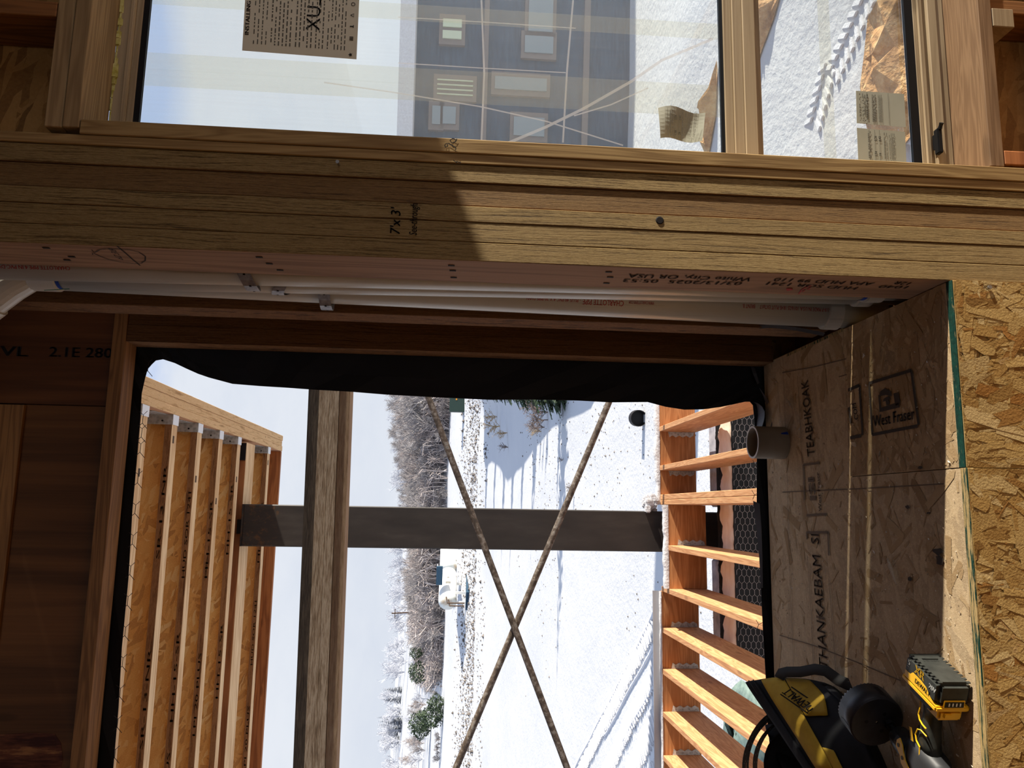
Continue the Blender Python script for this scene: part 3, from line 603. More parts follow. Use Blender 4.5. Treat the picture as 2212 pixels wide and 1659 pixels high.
# stamps (read left to right from the room)
Pz = lambda x, y: aZ(x, y, ZP+.0034)
def ink(segs, wd, bm):
    for s in segs: ribbon(bm, [Pz(*p) for p in s], (0, 0, 1), wd)
bm = newbm()
ink([[(1832, 843), (1856, 832)], [(1856, 832), (1863, 940)], [(1836, 946), (1860, 941)], [(1833, 880), (1838, 915)]], .010, bm)
plat.part('stamp', bm, M['ink_floor'], tA); bm = newbm(); q0, q1 = Pz(1855, 910), Pz(1849, 872); fit_text(bm, '.COM', q0, q1+(q1-q0)*.03, (0, 1, 0), .024, bold=.06)
plat.part('stamp', bm, M['ink_floor'], tA); bm = newbm(); ink([[(1877, 828), (1884, 939)], [(1877, 828), (1968, 800)], [(1884, 939), (1982, 920)], [(1968, 800), (1984, 918)]], .009, bm)
plat.part('stamp', bm, M['ink_floor'], tA); bm = newbm(); prism(bm, [Pz(*p) for p in ((1899, 856), (1902, 845), (1911, 839), (1924, 845), (1926, 856), (1914, 853))], (0, 0, .0002))
prism(bm, [Pz(*p) for p in ((1897, 853), (1900, 853), (1903, 881), (1941, 868), (1943, 880), (1900, 890))], (0, 0, .0002))
prism(bm, [Pz(*p) for p in ((1930, 850), (1941, 847), (1944, 872), (1934, 877))], (0, 0, .0002))
prism(bm, [Pz(*p) for p in ((1914, 858), (1920, 856), (1924, 862), (1919, 864), (1922, 872), (1915, 876), (1913, 866), (1907, 868), (1909, 861))], (0, 0, .0002))
plat.part('emblem', bm, M['ink_floor'], tA); bm = newbm(); fit_text(bm, 'West Fraser', Pz(1886, 922), Pz(1975, 905), (1, 0, .0), .032, bold=.07)
plat.part('stamp', bm, M['ink_floor'], tA)
bm = newbm(); fit_text(bm, 'THANKAEBAM  SI', Pz(1788, 1450), Pz(1768, 1155), (0, 1, 0), .058, bold=.05)
plat.part('stamp', bm, M['ink_floor2'], tB); bm = newbm(); fit_text(bm, 'TEABHKOAK', Pz(1760, 985), Pz(1745, 820), (0, 1, 0), .055, bold=.05)
plat.part('stamp', bm, M['ink_floor2'], tB); bm = newbm(); fit_text(bm, 'ISI', Pz(1763, 1085), Pz(1758, 1035), (0, 1, 0), .045, bold=.08); fit_text(bm, 'West Fraser', Pz(1775, 1105), Pz(1769, 1020), (0, 1, 0), .022, bold=.05)
plat.part('stamp', bm, M['ink_floor2'], tB); bm = newbm(); ink([[(1735, 1004), (1738, 1080)], [(1735, 1004), (1770, 1000)], [(1742, 1113), (1785, 1111)], [(1742, 1150), (1788, 1150)], [(1788, 1150), (1790, 1200)], [(1742, 1150), (1743, 1165)]], .008, bm)
plat.part('stamp', bm, M['ink_floor2'], tB)
bm = newbm()                                                     # saw cuts and nailing lines
ink([[(1723, 812), (1729, 930), (1736, 1085)], [(1744, 1200), (1752, 1320), (1757, 1445)], [(1790, 1250), (1802, 1400), (1806, 1462)], [(1692, 800), (1700, 1010), (1704, 1200), (1714, 1440)]], .0022, bm)
ink([[(1690, 1063), (1750, 1060), (1850, 1056), (2040, 1045)], [(1684, 1372), (1760, 1395), (1850, 1430), (1945, 1470)], [(1690, 805), (1760, 792), (1828, 775)], [(1812, 814), (1829, 809)]], .0035, bm)
plat.part('chalk_lines', bm, M['ink_floor2'], tB)
bm = newbm()
for x, y, r in ((2030, 1210, .020), (2026, 1190, .018), (1965, 1250, .011), (2005, 1108, .006), (1960, 1095, .009), (1988, 1010, .010)):
    c = Pz(x, y); prism(bm, [c+Vector((r*(1+.4*R.uniform(-1, 1))*.5*math.cos(t), r*(1+.4*R.uniform(-1, 1))*math.sin(t), 0)) for t in [k*.628 for k in range(10)]], (0, 0, .0002)); plat.part('dark_stain', bm, M['ink_floor'], tB); bm = newbm()
bm.free()
bm = newbm()                                                     # sawdust and splinters
for i in range(5200):
    x, y = R.uniform(-.85, .56), R.uniform(1.84, 2.93)
    if R.random() < .35+.55*max(0, min(1, (x-.25)/.35)): continue
    s = abs(R.gauss(0, .0017))+.0008
    if R.random() < .012: s *= 3.2
    d = [Vector((R.uniform(-1, 1), R.uniform(-1, 1), R.uniform(.1, .7)))*s for _ in range(3)]
    v = [bm.verts.new(Vector((x, y, ZP+.0014))+p) for p in d]+[bm.verts.new((x, y, ZP+.0007))]
    for f in ((0, 1, 2), (0, 1, 3), (1, 2, 3), (0, 2, 3)): bm.faces.new([v[k] for k in f])
tag(tobj('sawdust', bm, M['chip']), 'pale sawdust and splinters scattered over the dusty platform', 'sawdust', kind='stuff')
for i, (x, y, l, a, lab) in enumerate(((1930, 1235, .075, .5, 'curved splinter of wood lying near middle of the platform'), (1708, 875, .05, .9, 'frayed wood chip on the platform behind the plastic pipe stub'))):
    c = Pz(x, y); bm = newbm()
    pts = [c+Vector((l*(t-.5)*math.cos(a)*1.0+.012*math.sin(3*t), l*(t-.5)*math.sin(a), .004+.004*math.sin(t*3.1))) for t in (0, .25, .5, .75, 1)]
    tube(bm, pts, [.0015, .004, .005, .004, .001], 6)
    if i: tube(bm, [pts[3]+Vector((.006, 0, .003)), pts[3]+Vector((.0, -.012, .006)), pts[3]+Vector((-.008, 0, .004))], .003, 6)
    single('wood_splinter', bm, M['chip'], lab, 'splinter', c)
# ------------------------------------------------------------------ plastic pipes in the slot behind the post
def ratio(x, y): p = aX(x, y, .581); return .581/p.y, p.z
def pipe_axis(p_hi, p_lo, Y, r):
    (a, za), (b, zb) = ratio(*p_hi), ratio(*p_lo); off = r*math.sqrt(1+a*a)
    xa, xb = a*Y+off, b*Y+off
    return lambda z: Vector((xb+(xa-xb)*(z-zb)/(za-zb), Y, z))
PIPES = {}
for nm, hi, lo, Y, r in (('A', (380, 613.5), (1423, 638), 2.05, .050), ('B', (380, 629.3), (1423, 650), 2.208, .044), ('C', (380, 640.3), (1423, 690), 2.332, .050)):
    PIPES[nm] = (pipe_axis(hi, lo, Y, r), r, Y)
LB = {'A': 'white drain pipe nearest to the laminated post in the slot', 'B': 'white drain pipe running into angled fitting at the top of slot', 'C': 'rearmost white drain pipe with red printing and a coupling at its foot'}
pt = {}
for nm in 'ABC':
    ax, r, Y = PIPES[nm]; t = Thing('drain_pipe', LB[nm], 'pipe', ax(.255), 'white drain pipes in the slot'); pt[nm] = t
    ztop = 3.4 if nm != 'B' else 2.86
    bm = newbm(); tube(bm, [ax(.255), ax(1.2), ax(2.0), ax(ztop)], r, 28); t.part('pipe', bm, M['pvc'], smooth=True)
    d = (ax(1)-ax(0)).normalized(); zc = {'A': .415, 'B': .36, 'C': .40}[nm]
    bm = newbm(); lathe(bm, [(r, 0), (r+.007, .001), (r+.007, .045), (r, .047)], ax(zc), d, 28); cp = t.part('coupling', bm, M['pvc'], smooth=False)
    if nm == 'A':
        bm = newbm(); lathe(bm, [(r+.001, 0), (r+.001, .012)], ax(zc+.047), d, 28); t.part('primer_ring', bm, M['ink_blue'], cp, label='blue primer ring')
# angled fitting on pipe B
ax, r, Y = PIPES['B']; bm = newbm(); d = Vector((0, 0, 1))
lathe(bm, [(r, 0), (r+.008, .001), (r+.008, .07), (r+.002, .075), (r+.002, .2)], ax(2.70), d, 28); ft = pt['B'].part('wye_fitting', bm, M['pvc'])
bm = newbm(); lathe(bm, [(r+.001, 0), (r+.001, .010)], ax(2.688), d, 28); pt['B'].part('primer_ring', bm, M['ink_blue'], ft, label='blue primer ring')
p0 = ax(2.79); dr = Vector((-.75, .1, .9)).normalized()
bm = newbm(); tube(bm, [p0+Vector((0, 0, -.02)), p0+dr*.05, p0+dr*.12], [r, r+.006, r+.006], 24); tube(bm, [p0+dr*.12, p0+dr*.135, p0+dr*.19], [r+.012]*3, 24); tube(bm, [p0+dr*.19, p0+dr*.7], r, 24); pt['B'].part('branch', bm, M['pvc'], ft)
bm = newbm(); ribbon(bm, [aX(x, y, p0.x-.07) for x, y in ((12, 676), (24, 655))], (-.5, -.8, 0), .003); ribbon(bm, [aX(x, y, ax(2.7).x-.06) for x, y in ((95, 627), (150, 624))], (-.5, -.8, 0), .002); pt['B'].part('marker_line', bm, M['ink_green'], ft, label='green marker line')
# red printing on pipe C, wrapped round the pipe
def pipe_text(t, ax, r, s, a, b, h, par_label=None):
    bm = newbm(); (ra, za), (rb, zb) = ratio(*a), ratio(*b); l = abs(zb-za); sz = h/.7; wsc = l/textlen(s, sz)
    c0 = ax(za); ang0 = None
    d = Vector((.581, .581/ra, 0)); d = Vector((c0.y*ra, c0.y, 0))
    # angle on the pipe where the sight line meets it
    vx, vy = ra, 1.0; nrm = math.hypot(vx, vy); px = (c0.x-c0.y*ra)/nrm*1.0; dist = max(-r*.98, min(r*.98, (c0.x*vy-c0.y*vx)/nrm))
    th = math.asin(dist/r); base = math.atan2(vy, vx)
    def fn(u, v):
        p = ax(za+u); ph = th+v/r
        n = Vector((-math.cos(base)*math.cos(ph)-math.sin(base)*math.sin(ph), -math.sin(base)*math.cos(ph)+math.cos(base)*math.sin(ph), 0))
        return p+n*(r+.0005)
    text(bm, s, fn, sz, wsc, 0, 1, .03); t.part('printing', bm, M['ink_red'], label='red printing')
pipe_text(pt['C'], *PIPES['C'][:2], 'WWW.CHARLOTTEPIPE.COM', (1450, 653), (1390, 652), .010)
pipe_text(pt['C'], *PIPES['C'][:2], 'CHARLOTTE PIPE', (1379, 651), (1282, 648), .017)
pipe_text(pt['C'], *PIPES['C'][:2], '- PLUS 40 PVC 4 X 20 PIPE DWV', (1278, 647), (1150, 642), .010)
pipe_text(pt['C'], *PIPES['C'][:2], 'CP-119-P MADE IN U.S.A. 10/16/25 18:45 PLUT EXT#17     BRENT B.', (1870, 669), (1656, 661), .012)
pipe_text(pt['A'], *PIPES['A'][:2], 'CHARLOTTE PIPE 4 IN PVC-DWV D2665', (138, 575), (-60, 571), .010)
# steel hanger straps
def strap(nm, z, rr, tilt, lab, loop=0.0):
    ax, r, Y = PIPES[nm]; c = ax(z); t = Thing('pipe_strap', lab, 'strap', c, 'pipe straps'); bm = newbm(); n = 26; ring = []
    for k in range(n+1):
        a = 2*math.pi*k/n; rad = r+.0025+loop*max(0, math.cos(a-math.pi*1.12))**3
        o = Vector((math.cos(a)*rad, math.sin(a)*rad, tilt*math.cos(a)*rad)); ring.append((c+o+Vector((0, 0, .017)), c+o-Vector((0, 0, .017))))
    vs = [(bm.verts.new(p), bm.verts.new(q)) for p, q in ring]
    for a, b in zip(vs, vs[1:]): bm.faces.new((a[0], b[0], b[1], a[1]))
    solid(bm, .0012); t.part('band', bm, M['strap'])
    bm = newbm()
    for k in (11, 13, 15, 17, 19): p, q = ring[k]; m_ = (p+q)/2; e_ = (m_-c).normalized(); obox(bm, m_+e_*.0014, e_*.0004, Vector((0, 0, 1)).cross(e_)*.003, (0, 0, .003))
    t.part('punched_holes', bm, M['ink'])
zz = lambda x, y: aX(x, y, .6).z
strap('A', zz(535, 605), 0, .5, 'bent steel strap round the drain pipe nearest the post', .016)
strap('B', zz(640, 636), 0, -.9, 'slanting steel strap round the middle drain pipe', .004)
strap('C', zz(702, 655), 0, .1, 'looped steel strap hanging off the rearmost drain pipe', .024)
bm = newbm(); p = aX(1640, 706, .60); ribbon(bm, [p, aX(1665, 704, .6), aX(1720, 710, .585), aX(1780, 722, .575)], (-.6, -.7, .3), .012); solid(bm, .0015)
single('loose_strap', bm, M['wrap_grey'], 'loose thin grey strap end in the dark corner right of the platform', 'strap', p)
# ------------------------------------------------------------------ framing at the outer wall
single('slot_stud', B(.596, .640, 2.42, 2.535, .384, 3.44, .0015), M['lvl_jack'], 'brown laminated stud behind the white pipes', 'stud', (.618, 2.48, .384))
for i, (a, b, lab) in enumerate(((.574, .6365, 'left laminated jack stud carrying outer header beside black paper'), (.6378, .699, 'right laminated jack stud carrying outer header beside the pipes'))):
    jk = single('jack_stud', B(a, b, 2.87+.004*i, 2.97, .384, 2.777, .0012), M['lvl_jack'], lab, 'stud', ((a+b)/2, 2.92, .384), 'jack studs')
bm = newbm()
for k, (x, y) in enumerate(((1042, 699), (1143, 699), (1238, 704))):
    c = aY(x, y, 2.8735); bm = newbm(); tube(bm, [c-jk.location, c-jk.location+Vector((0, -.004, 0))], .0055, 8); o = tobj('nail', bm, M['nail']); o.parent = jk
single('outer_king_stud', B(.7005, .76, 2.87, 2.97, .384, 3.44, .001), M['stud_dark_z'], 'dark full height stud right of the jack studs', 'stud', (.73, 2.92, .384))
single('header_plate', B(-1.49, .699, 2.868, 2.97, 2.7785, 2.8255, .0015), M['stud_dark_x'], 'dim flat plate spanning the top of the opening', 'plate', (-.4, 2.92, 2.7785))
hb = Thing('veneer_board', 'dark veneer panel stamped 2.1E 280 above right end of the header plate', 'panel', (.5, 2.9, 2.827))
hb.part('board', B(.341, .699, 2.885, 2.93, 2.827, 3.44, .001), M['ply_stamped'])
bm = newbm(); S_ = lambda x, y: aY(x, y, 2.8842)
fit_text(bm, 'LVL', S_(-30, 767), S_(58, 770), (1, 0, 0), .036, bold=.06); fit_text(bm, '2.1E 280', S_(103, 770), S_(240, 773), (1, 0, 0), .036, bold=.06); hb.part('stamp', bm, M['ink'])
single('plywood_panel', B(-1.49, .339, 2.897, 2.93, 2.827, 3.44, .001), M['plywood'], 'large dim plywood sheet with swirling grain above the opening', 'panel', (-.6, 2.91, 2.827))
single('upper_board', B(-1.49, .336, 2.880, 2.896, 3.108, 3.44, .001), M['stud_dark_x'], 'dim board across the upper part of plywood sheet', 'board', (-.6, 2.89, 3.108))
pc = aY(60, 1622, 2.896); prc = aY(-10, 1700, 2.896)
bm = newbm(); g = [aY(x, y, 2.8955) for x, y in ((0, 1586), (70, 1583), (118, 1585), (132, 1606), (136, 1640), (120, 1700), (0, 1700))]; prism(bm, g, (0, .0006, 0)); single('bark_patch', bm, nmat('red_bark', lambda g: (g.ramp(g.noise(g.map(g.coord(), (30, 1, 4)), 1.2, 5, .7), [(.4, srgb(56, 24, 14)), (.54, srgb(96, 52, 30)), (.62, srgb(140, 92, 52))]),)), 'dark red stained patch on the plywood sheet', 'stain', g[0])
bm = newbm(); box(bm, .862, .882, 1.972, 2.107, 0, 3.45); box(bm, .862, .882, 2.129, 2.2305, 0, 3.45); box(bm, .862, .882, 2.2365, 2.99, 0, 3.45)
struct('wall_slot', bm, M['osb_dark'])
bm = newbm(); box(bm, .585, .862, 2.971, 2.984, 0, 3.45); box(bm, -1.5, .585, 2.971, 2.984, 2.79, 3.45); box(bm, -1.5, .585, 2.9735, 2.984, 0, .30); box(bm, -1.5, -1.36, 2.971, 2.984, .3, 2.79)
struct('wall_outer', bm, M['osb_dark'])
# ------------------------------------------------------------------ black building paper with a rounded cut-out
YW = 2.990
edge = [(318, 797), (325, 785), (335, 778), (350, 775), (375, 783), (400, 795), (425, 806), (450, 815), (500, 828), (560, 833), (620, 837), (670, 840), (760, 846), (830, 851), (950, 858), (1060, 863), (1150, 862), (1250, 865), (1320, 868), (1400, 868), (1440, 878), (1480, 884), (1520, 884), (1560, 878), (1590, 872), (1612, 867), (1622, 867), (1628, 875), (1633, 910), (1636, 990), (1638, 1093), (1643, 1180), (1646, 1270), (1651, 1360), (1655, 1459), (1662, 1560), (1668, 1660), (1690, 2050)]
edge_l = [(215, 2050), (243, 1660), (252, 1530), (262, 1400), (274, 1250), (284, 1100), (293, 1000), (300, 900), (305, 850), (310, 815)]
loop = [aY(x, y, YW) for x, y in edge+edge_l]; nL = len(loop); bm = newbm(); ox0, ox1, oz0, oz1 = -1.5, .70, .30, 2.98; cx, cz = -.45, 1.5
outer = []
for p in loop:
    dx, dz = p.x-cx, p.z-cz; k = min(((ox1-cx)/dx if dx > 0 else (ox0-cx)/dx) if dx else 9e9, ((oz1-cz)/dz if dz > 0 else (oz0-cz)/dz) if dz else 9e9)
    outer.append(Vector((cx+dx*k, YW, cz+dz*k)))
rows = []
for t in (0, .25, .6, 1): rows.append([bm.verts.new(loop[i].lerp(outer[i], t)+Vector((0, (.004+.012*(1-t)*math.sin(i*1.3+t*5)**2), 0))) for i in range(nL)])
for a, b in zip(rows, rows[1:]):
    for i in range(nL): bm.faces.new((a[i], a[(i+1) % nL], b[(i+1) % nL], b[i]))
solid(bm, .0016)
bp = Thing('building_paper', 'black building paper on the outer wall, cut back round the opening', 'membrane', (0, YW, .3)); bp.part('sheet', bm, M['wrap'])
bm = newbm()                                                     # curled flaps at the lower right corner
def flap(A, Bp, nseg=12, sag=.0):
    r0 = None
    for i in range(nseg+1):
        t = i/nseg; f = lambda P: (lambda k, u: Vector(P[k]).lerp(Vector(P[min(k+1, len(P)-1)]), u))(int(min(t*(len(P)-1), len(P)-1.0001)), (t*(len(P)-1)) % 1 if t < 1 else 1)
        q = (bm.verts.new(f(A)), bm.verts.new(f(Bp)))
        if r0: bm.faces.new((r0[0], r0[1], q[1], q[0]))
        r0 = q
flap([aY(1626, 868, 3.00), aY(1637, 871, 2.98), aY(1646, 878, 2.95), aY(1652, 890, 2.93), aY(1651, 905, 2.92), aY(1645, 925, 2.93)], [aY(1628, 868, 3.02), aY(1629, 880, 3.03), aY(1629, 890, 3.03), aY(1630, 900, 3.03), aY(1630, 912, 3.03), aY(1629, 928, 3.03)])
solid(bm, .0012); bp.part('curled_flap', bm, M['wrap_grey'], label='curled paper flap, outside light painted grey'); bm = newbm(); flap([aY(1640, 838, 2.96), aY(1656, 860, 2.94), aY(1666, 876, 2.92), aY(1669, 892, 2.91), aY(1667, 925, 2.91)], [aY(1645, 845, 2.97), aY(1652, 866, 2.96), aY(1659, 880, 2.95), aY(1664, 895, 2.94), aY(1662, 925, 2.94)])
solid(bm, .0012); bp.part('curled_flap', bm, M['wrap_grey'], label='curled paper flap, outside light painted grey'); bm = newbm(); flap([aY(1622, 792, 2.98), aY(1626, 806, 2.96), aY(1636, 830, 2.95)], [aY(1630, 794, 2.98), aY(1634, 808, 2.96), aY(1640, 828, 2.96)])
solid(bm, .0012); bp.part('curled_flap', bm, M['wrap_grey'], label='curled paper flap, outside light painted grey'); bm = newbm(); flap([aY(1627, 1082, 3.0), aY(1634, 1140, 3.0), aY(1640, 1200, 2.99), aY(1644, 1270, 2.985)], [aY(1641, 1088, 2.985), aY(1645, 1140, 2.98), aY(1647, 1200, 2.98), aY(1648, 1270, 2.98)])
solid(bm, .0012); bp.part('curled_flap', bm, M['wrap_grey'], label='curled paper flap, outside light painted grey')
bm = newbm()                                                     # cut ends of the wire netting along the upper edge
hw = .0011
for k, y in enumerate((792, 905, 935-66*0, 968, 1034, 1100, 1166, 1232, 1298, 1364, 1430, 1496, 1562, 1628)):
    x = 312-(y-815)*.083 if y > 815 else 316; P_ = lambda dx, dy: aY(x+dx, y+dy, 2.999)
    tube(bm, [P_(-4, -16), P_(5, -9), P_(14, -17)], hw, 4); tube(bm, [P_(5, -9), P_(3, 9)], hw, 4); tube(bm, [P_(3, 9), P_(-6, 16)], hw, 4); tube(bm, [P_(3, 9), P_(13, 21)], hw, 4)
for x, y in ((1632, 1065), (1636, 1250), (1641, 1345), (1644, 1475), (1634, 1000)):
    P_ = lambda dx, dy: aY(x+dx, y+dy, 2.998); tube(bm, [P_(6, 0), P_(-2, 4), P_(-8, -6)], hw, 4); tube(bm, [P_(-2, 4), P_(-6, 14)], hw, 4)
tag(tobj('netting_ends', bm, M['wire_dark']), 'cut wire netting ends sticking out along the black paper edge', 'wire', kind='stuff')
# ------------------------------------------------------------------ roof over the deck
ZR = 3.266; BX0, BX1 = .53, .683
rb = Thing('roof_beam', 'three-ply laminated roof beam running out from the house over the deck', 'beam', (.606, 5.5, ZR))
for i in range(3):
    a = BX0+i*.051; pl = rb.part('ply', B(a+.0006, a+.0504, 3.05, 7.93-.012*(i == 1), ZR+.003*(i == 1), ZR+.33, .002), [M['lvl_y'], M['lvl_side']])
    for f in pl.data.polygons:
        if abs(f.normal.x) > .9: f.material_index = 1
bm = newbm(); box(bm, .60, .612, 7.2, 7.202, ZR-.0005, ZR+.001); rb.part('butt_joint', bm, M['ink_faded'])
ORD = ['first', 'second', 'third', 'fourth', 'fifth', 'sixth', 'seventh', 'eighth', 'ninth', 'tenth']
JY = [4.35, 4.83, 5.31, 5.80, 6.30, 7.33]; XL = -4.2
def roof_joist(i, y0):
    lab = f'{ORD[i]} roof joist counting outward from the house, hung on the laminated beam'
    if i == 0: lab = 'roof joist nearest the house, behind the cut netting ends'
    if i == 5: lab = 'outermost roof joist, beyond the heavy beam on the column'
    t = Thing('roof_joist', lab, 'joist', (-1.5, y0+.045, ZR), 'roof joists'); wd = .092
    t.part('bottom_flange', B(XL, .52, y0, y0+wd, ZR+.002, ZR+.046, .002), [M['joist_flange'], M['joist_side']])
    fl = t.o.children[0]
    for f in fl.data.polygons:
        if abs(f.normal.y) > .9: f.material_index = 1
    t.part('web', B(XL, .52, y0+.04, y0+.053, ZR+.046, ZR+.30), M['osb_web'])
    t.part('top_flange', B(XL, .52, y0, y0+wd, ZR+.30, ZR+.344, .002), M['joist_side'])
    bm = newbm(); box(bm, .468, .529, y0-.003, y0+wd+.003, ZR-.002, ZR+.0015)
    hg = t.part('joist_hanger', bm, M['galv_lit'], label='galvanized hanger seat, snow light painted in')
    bm = newbm()
    box(bm, .468, .529, y0-.0035, y0-.0005, ZR, ZR+.20); box(bm, .468, .529, y0+wd+.0005, y0+wd+.0035, ZR, ZR+.20)
    prism(bm, [(.526, y0-.002, ZR+.03), (.526, y0-.002, ZR+.25), (.526, y0-.18, ZR+.20), (.526, y0-.18, ZR+.06)], (.003, 0, 0)); t.part('hanger_side', bm, M['galv'], hg)
    bm = newbm(); tube(bm, [(.49, y0-.004, ZR+.06), (.49, y0-.008, ZR+.06)], .006, 8); t.part('bolt', bm, M['black_steel'], hg)
    bm = newbm(); yy = y0-.0012; x = .30-.35*R.random()
    if i:
        while x > -2.4:                                           # mill print along the flange and web
            s = R.choice(['HUD SOR 1241', 'HH-15-SR', 'LPI 20 PLUS', 'HUD MR 1556-R', 'SR-13-NR'])
            l = .55; yy2 = y0-.0008
            text(bm, s, plane((x-l, yy2, ZR+.012), (1, 0, 0), (0, 0, 1)), .026, l/textlen(s, .026), 0, 1, .02); x -= l+R.uniform(.15, .6)
            t.part('mill_print', bm, M['ink_mill']); bm = newbm()
    bm.free()
    bm = newbm(); p = (-1.0-R.random(), y0+.5*wd, ZR+.0014)
    obox(bm, (R.uniform(.0, .4), y0+.4*wd, ZR+.0016), (.022, 0, 0), (0, .012, 0), (0, 0, .0008)); t.part('knot', bm, M['ink_faded'], fl)
for i, y in enumerate(JY): roof_joist(i, y)
gb = Thing('header_beam', 'wide pale beam across the roof resting on dark steel column', 'beam', (-.2, 6.70, ZR))
gb.part('beam', B(XL, .505, 6.575, 6.845, ZR, ZR+.345, .003), [M['joist_flange'], M['fascia']])
for f in gb.o.children[0].data.polygons:
    if abs(f.normal.y) > .9: f.material_index = 1
for y0, z1 in ((6.567, .25), (6.848, .25)): gb.part('steel_plate', B(.36, .50, y0, y0+.006, ZR+.004, ZR+z1), M['black_steel'], label='black steel side plate')
bm = newbm(); tube(bm, [(.40, 6.567, ZR+.09), (.40, 6.558, ZR+.09)], .014, 6); gb.part('bolt', bm, M['galv'])
single('fascia_board', B(XL, .527, 7.86, 7.91, ZR-.001, ZR+.35, .002), M['fascia'], 'reddish brown end board closing the far side of roof', 'board', (-1.8, 7.885, ZR))
single('roof_sheathing', B(XL, .69, 3.05, 7.93, ZR+.348, ZR+.372), M['osb_web'], 'strand board sheets laid over the roof joists', 'sheathing', (-1.7, 5.5, ZR+.348))
# ------------------------------------------------------------------ steel column, weathered beam, cross rods
cA, cB = aY(1000, 1097, 6.5).x, aY(1000, 1186.5, 6.5).x
co = Thing('steel_column', 'dark square steel column holding up the roof beam', 'column', ((cA+cB)/2, 6.66, -2.6))
ztop = aY(523, 1137, 6.5).z
co.part('shaft', B(cB, cA, 6.5, 6.82, -2.6, ztop, .008), M['steel'])
bm = newbm(); box(bm, cB, cA, 6.497, 6.823, ztop-.004, ztop+.0095); co.part('cap_plate', bm, M['steel'])
bm = newbm(); a, b = aY(517, 1122, 6.56), aY(517, 1153, 6.56); box(bm, b.x, a.x, 6.55, 6.57, ztop+.01, ztop+.055); co.part('tab', bm, M['black_steel'])
pR, pL = Vector((.48, 3.30, 0)), Vector((-1.046, 3.44, 0)); d = (pR-pL).normalized(); nrm = Vector((d.y, -d.x, 0))
mid = (pR+pL)/2; wb = Thing('weathered_beam', 'grey weathered timber beam crossing in front of the column', 'beam', (mid.x, mid.y, 2.03))
for i, (z0, z1, off, m) in enumerate(((2.029, 2.0725, .004, 'weather_brown'), (2.0745, 2.112, 0, 'weather'), (2.1135, 2.157, .002, 'weather'), (2.157, 2.203, .012, 'weather_dark'))):
    bm = newbm(); c = mid+Vector((0, 0, (z0+z1)/2))-nrm*(.05+off); n0 = 48
    obox(bm, c, d*1.30, nrm*.05, Vector((0, 0, (z1-z0)/2)))
    wb.part('lamination', bm, M[m], label='dark upper board' if i == 3 else ('browner bottom board' if i == 0 else None))
for k, (a, b, Y, lab) in enumerate((((925, 857), (1225, 1659), 6.20, 'rusty brace rod running from upper right down to the left'), ((1315, 870), (985, 1659), 6.26, 'rusty brace rod running from lower right up to the left'))):
    P, Q = aY(*a, Y), aY(*b, Y); dd = Q-P; bm = newbm(); tube(bm, [P-dd*.25, P, P.lerp(Q, .5), Q, Q+dd*.45], .0255, 14)
    single('brace_rod', bm, M['rod'], lab, 'rod', P.lerp(Q, .5), 'crossed brace rods', smooth=True)
# ------------------------------------------------------------------ deck framing
ZD = -.1421; ZB = -.452; TH = .0205
cen = [.692, .366, .1245, .0815, -.2785, -.6155, -.940, -1.262, -1.590, -1.918, -2.246]
NM = ['rightmost deck joist, half hidden by black paper', 'deck joist behind the plastic pipe stub, second from right', 'right board of the doubled deck joist', 'left board of the doubled deck joist', 'deck joist running to the set-back header under the steel column', 'deck joist just left of the set-back header', 'second deck joist left of the set-back header', 'third deck joist left of the set-back header', 'fourth deck joist left of the set-back header', 'fifth deck joist left of the set-back header, behind the tool bag', 'leftmost deck joist in view']
for i, x in enumerate(cen):
    y1 = 6.268 if i == 4 else 6.498
    t = Thing('deck_joist', NM[i], 'joist', (x, 4.8, ZB), 'deck joists')
    t.part('board', B(x-TH, x+TH, 3.02, y1, ZB, ZD-.003*R.random(), .003), M['fir_y'])
    if i != 2:
        s = -1 if x > -.05 else 1; bm = newbm(); xa = x+s*(TH+.001); xb = xa+s*.045; yy = y1-.0005; zz_ = [ZB+.02, ZB+.05, ZB+.08, ZB+.11, ZB+.14, ZB+.17, ZB+.20, ZB+.225]
        pts = [(xa, yy, ZB+.01), (xa, yy, ZB+.235)]+[(xb-s*(.016 if k % 2 else 0), yy, z) for k, z in enumerate(zz_[::-1])]
        prism(bm, pts, (0, -.003, 0)); hg = t.part('joist_hanger', bm, M['galv'])
        bm = newbm()
        for k in range(4): tube(bm, [(xa+s*.016, yy-.003, ZB+.04+.055*k), (xa+s*.016, yy-.006, ZB+.04+.055*k)], .005, 6)
        t.part('nail_heads', bm, M['nail'], hg)
rims = [('right rim board of the deck with snow along its top', .063, 1.25, 6.50), ('set-back short rim board between the joists under the column', -.594, .060, 6.27), ('left rim board of the deck behind the row of joists', -3.0, -.637, 6.50)]
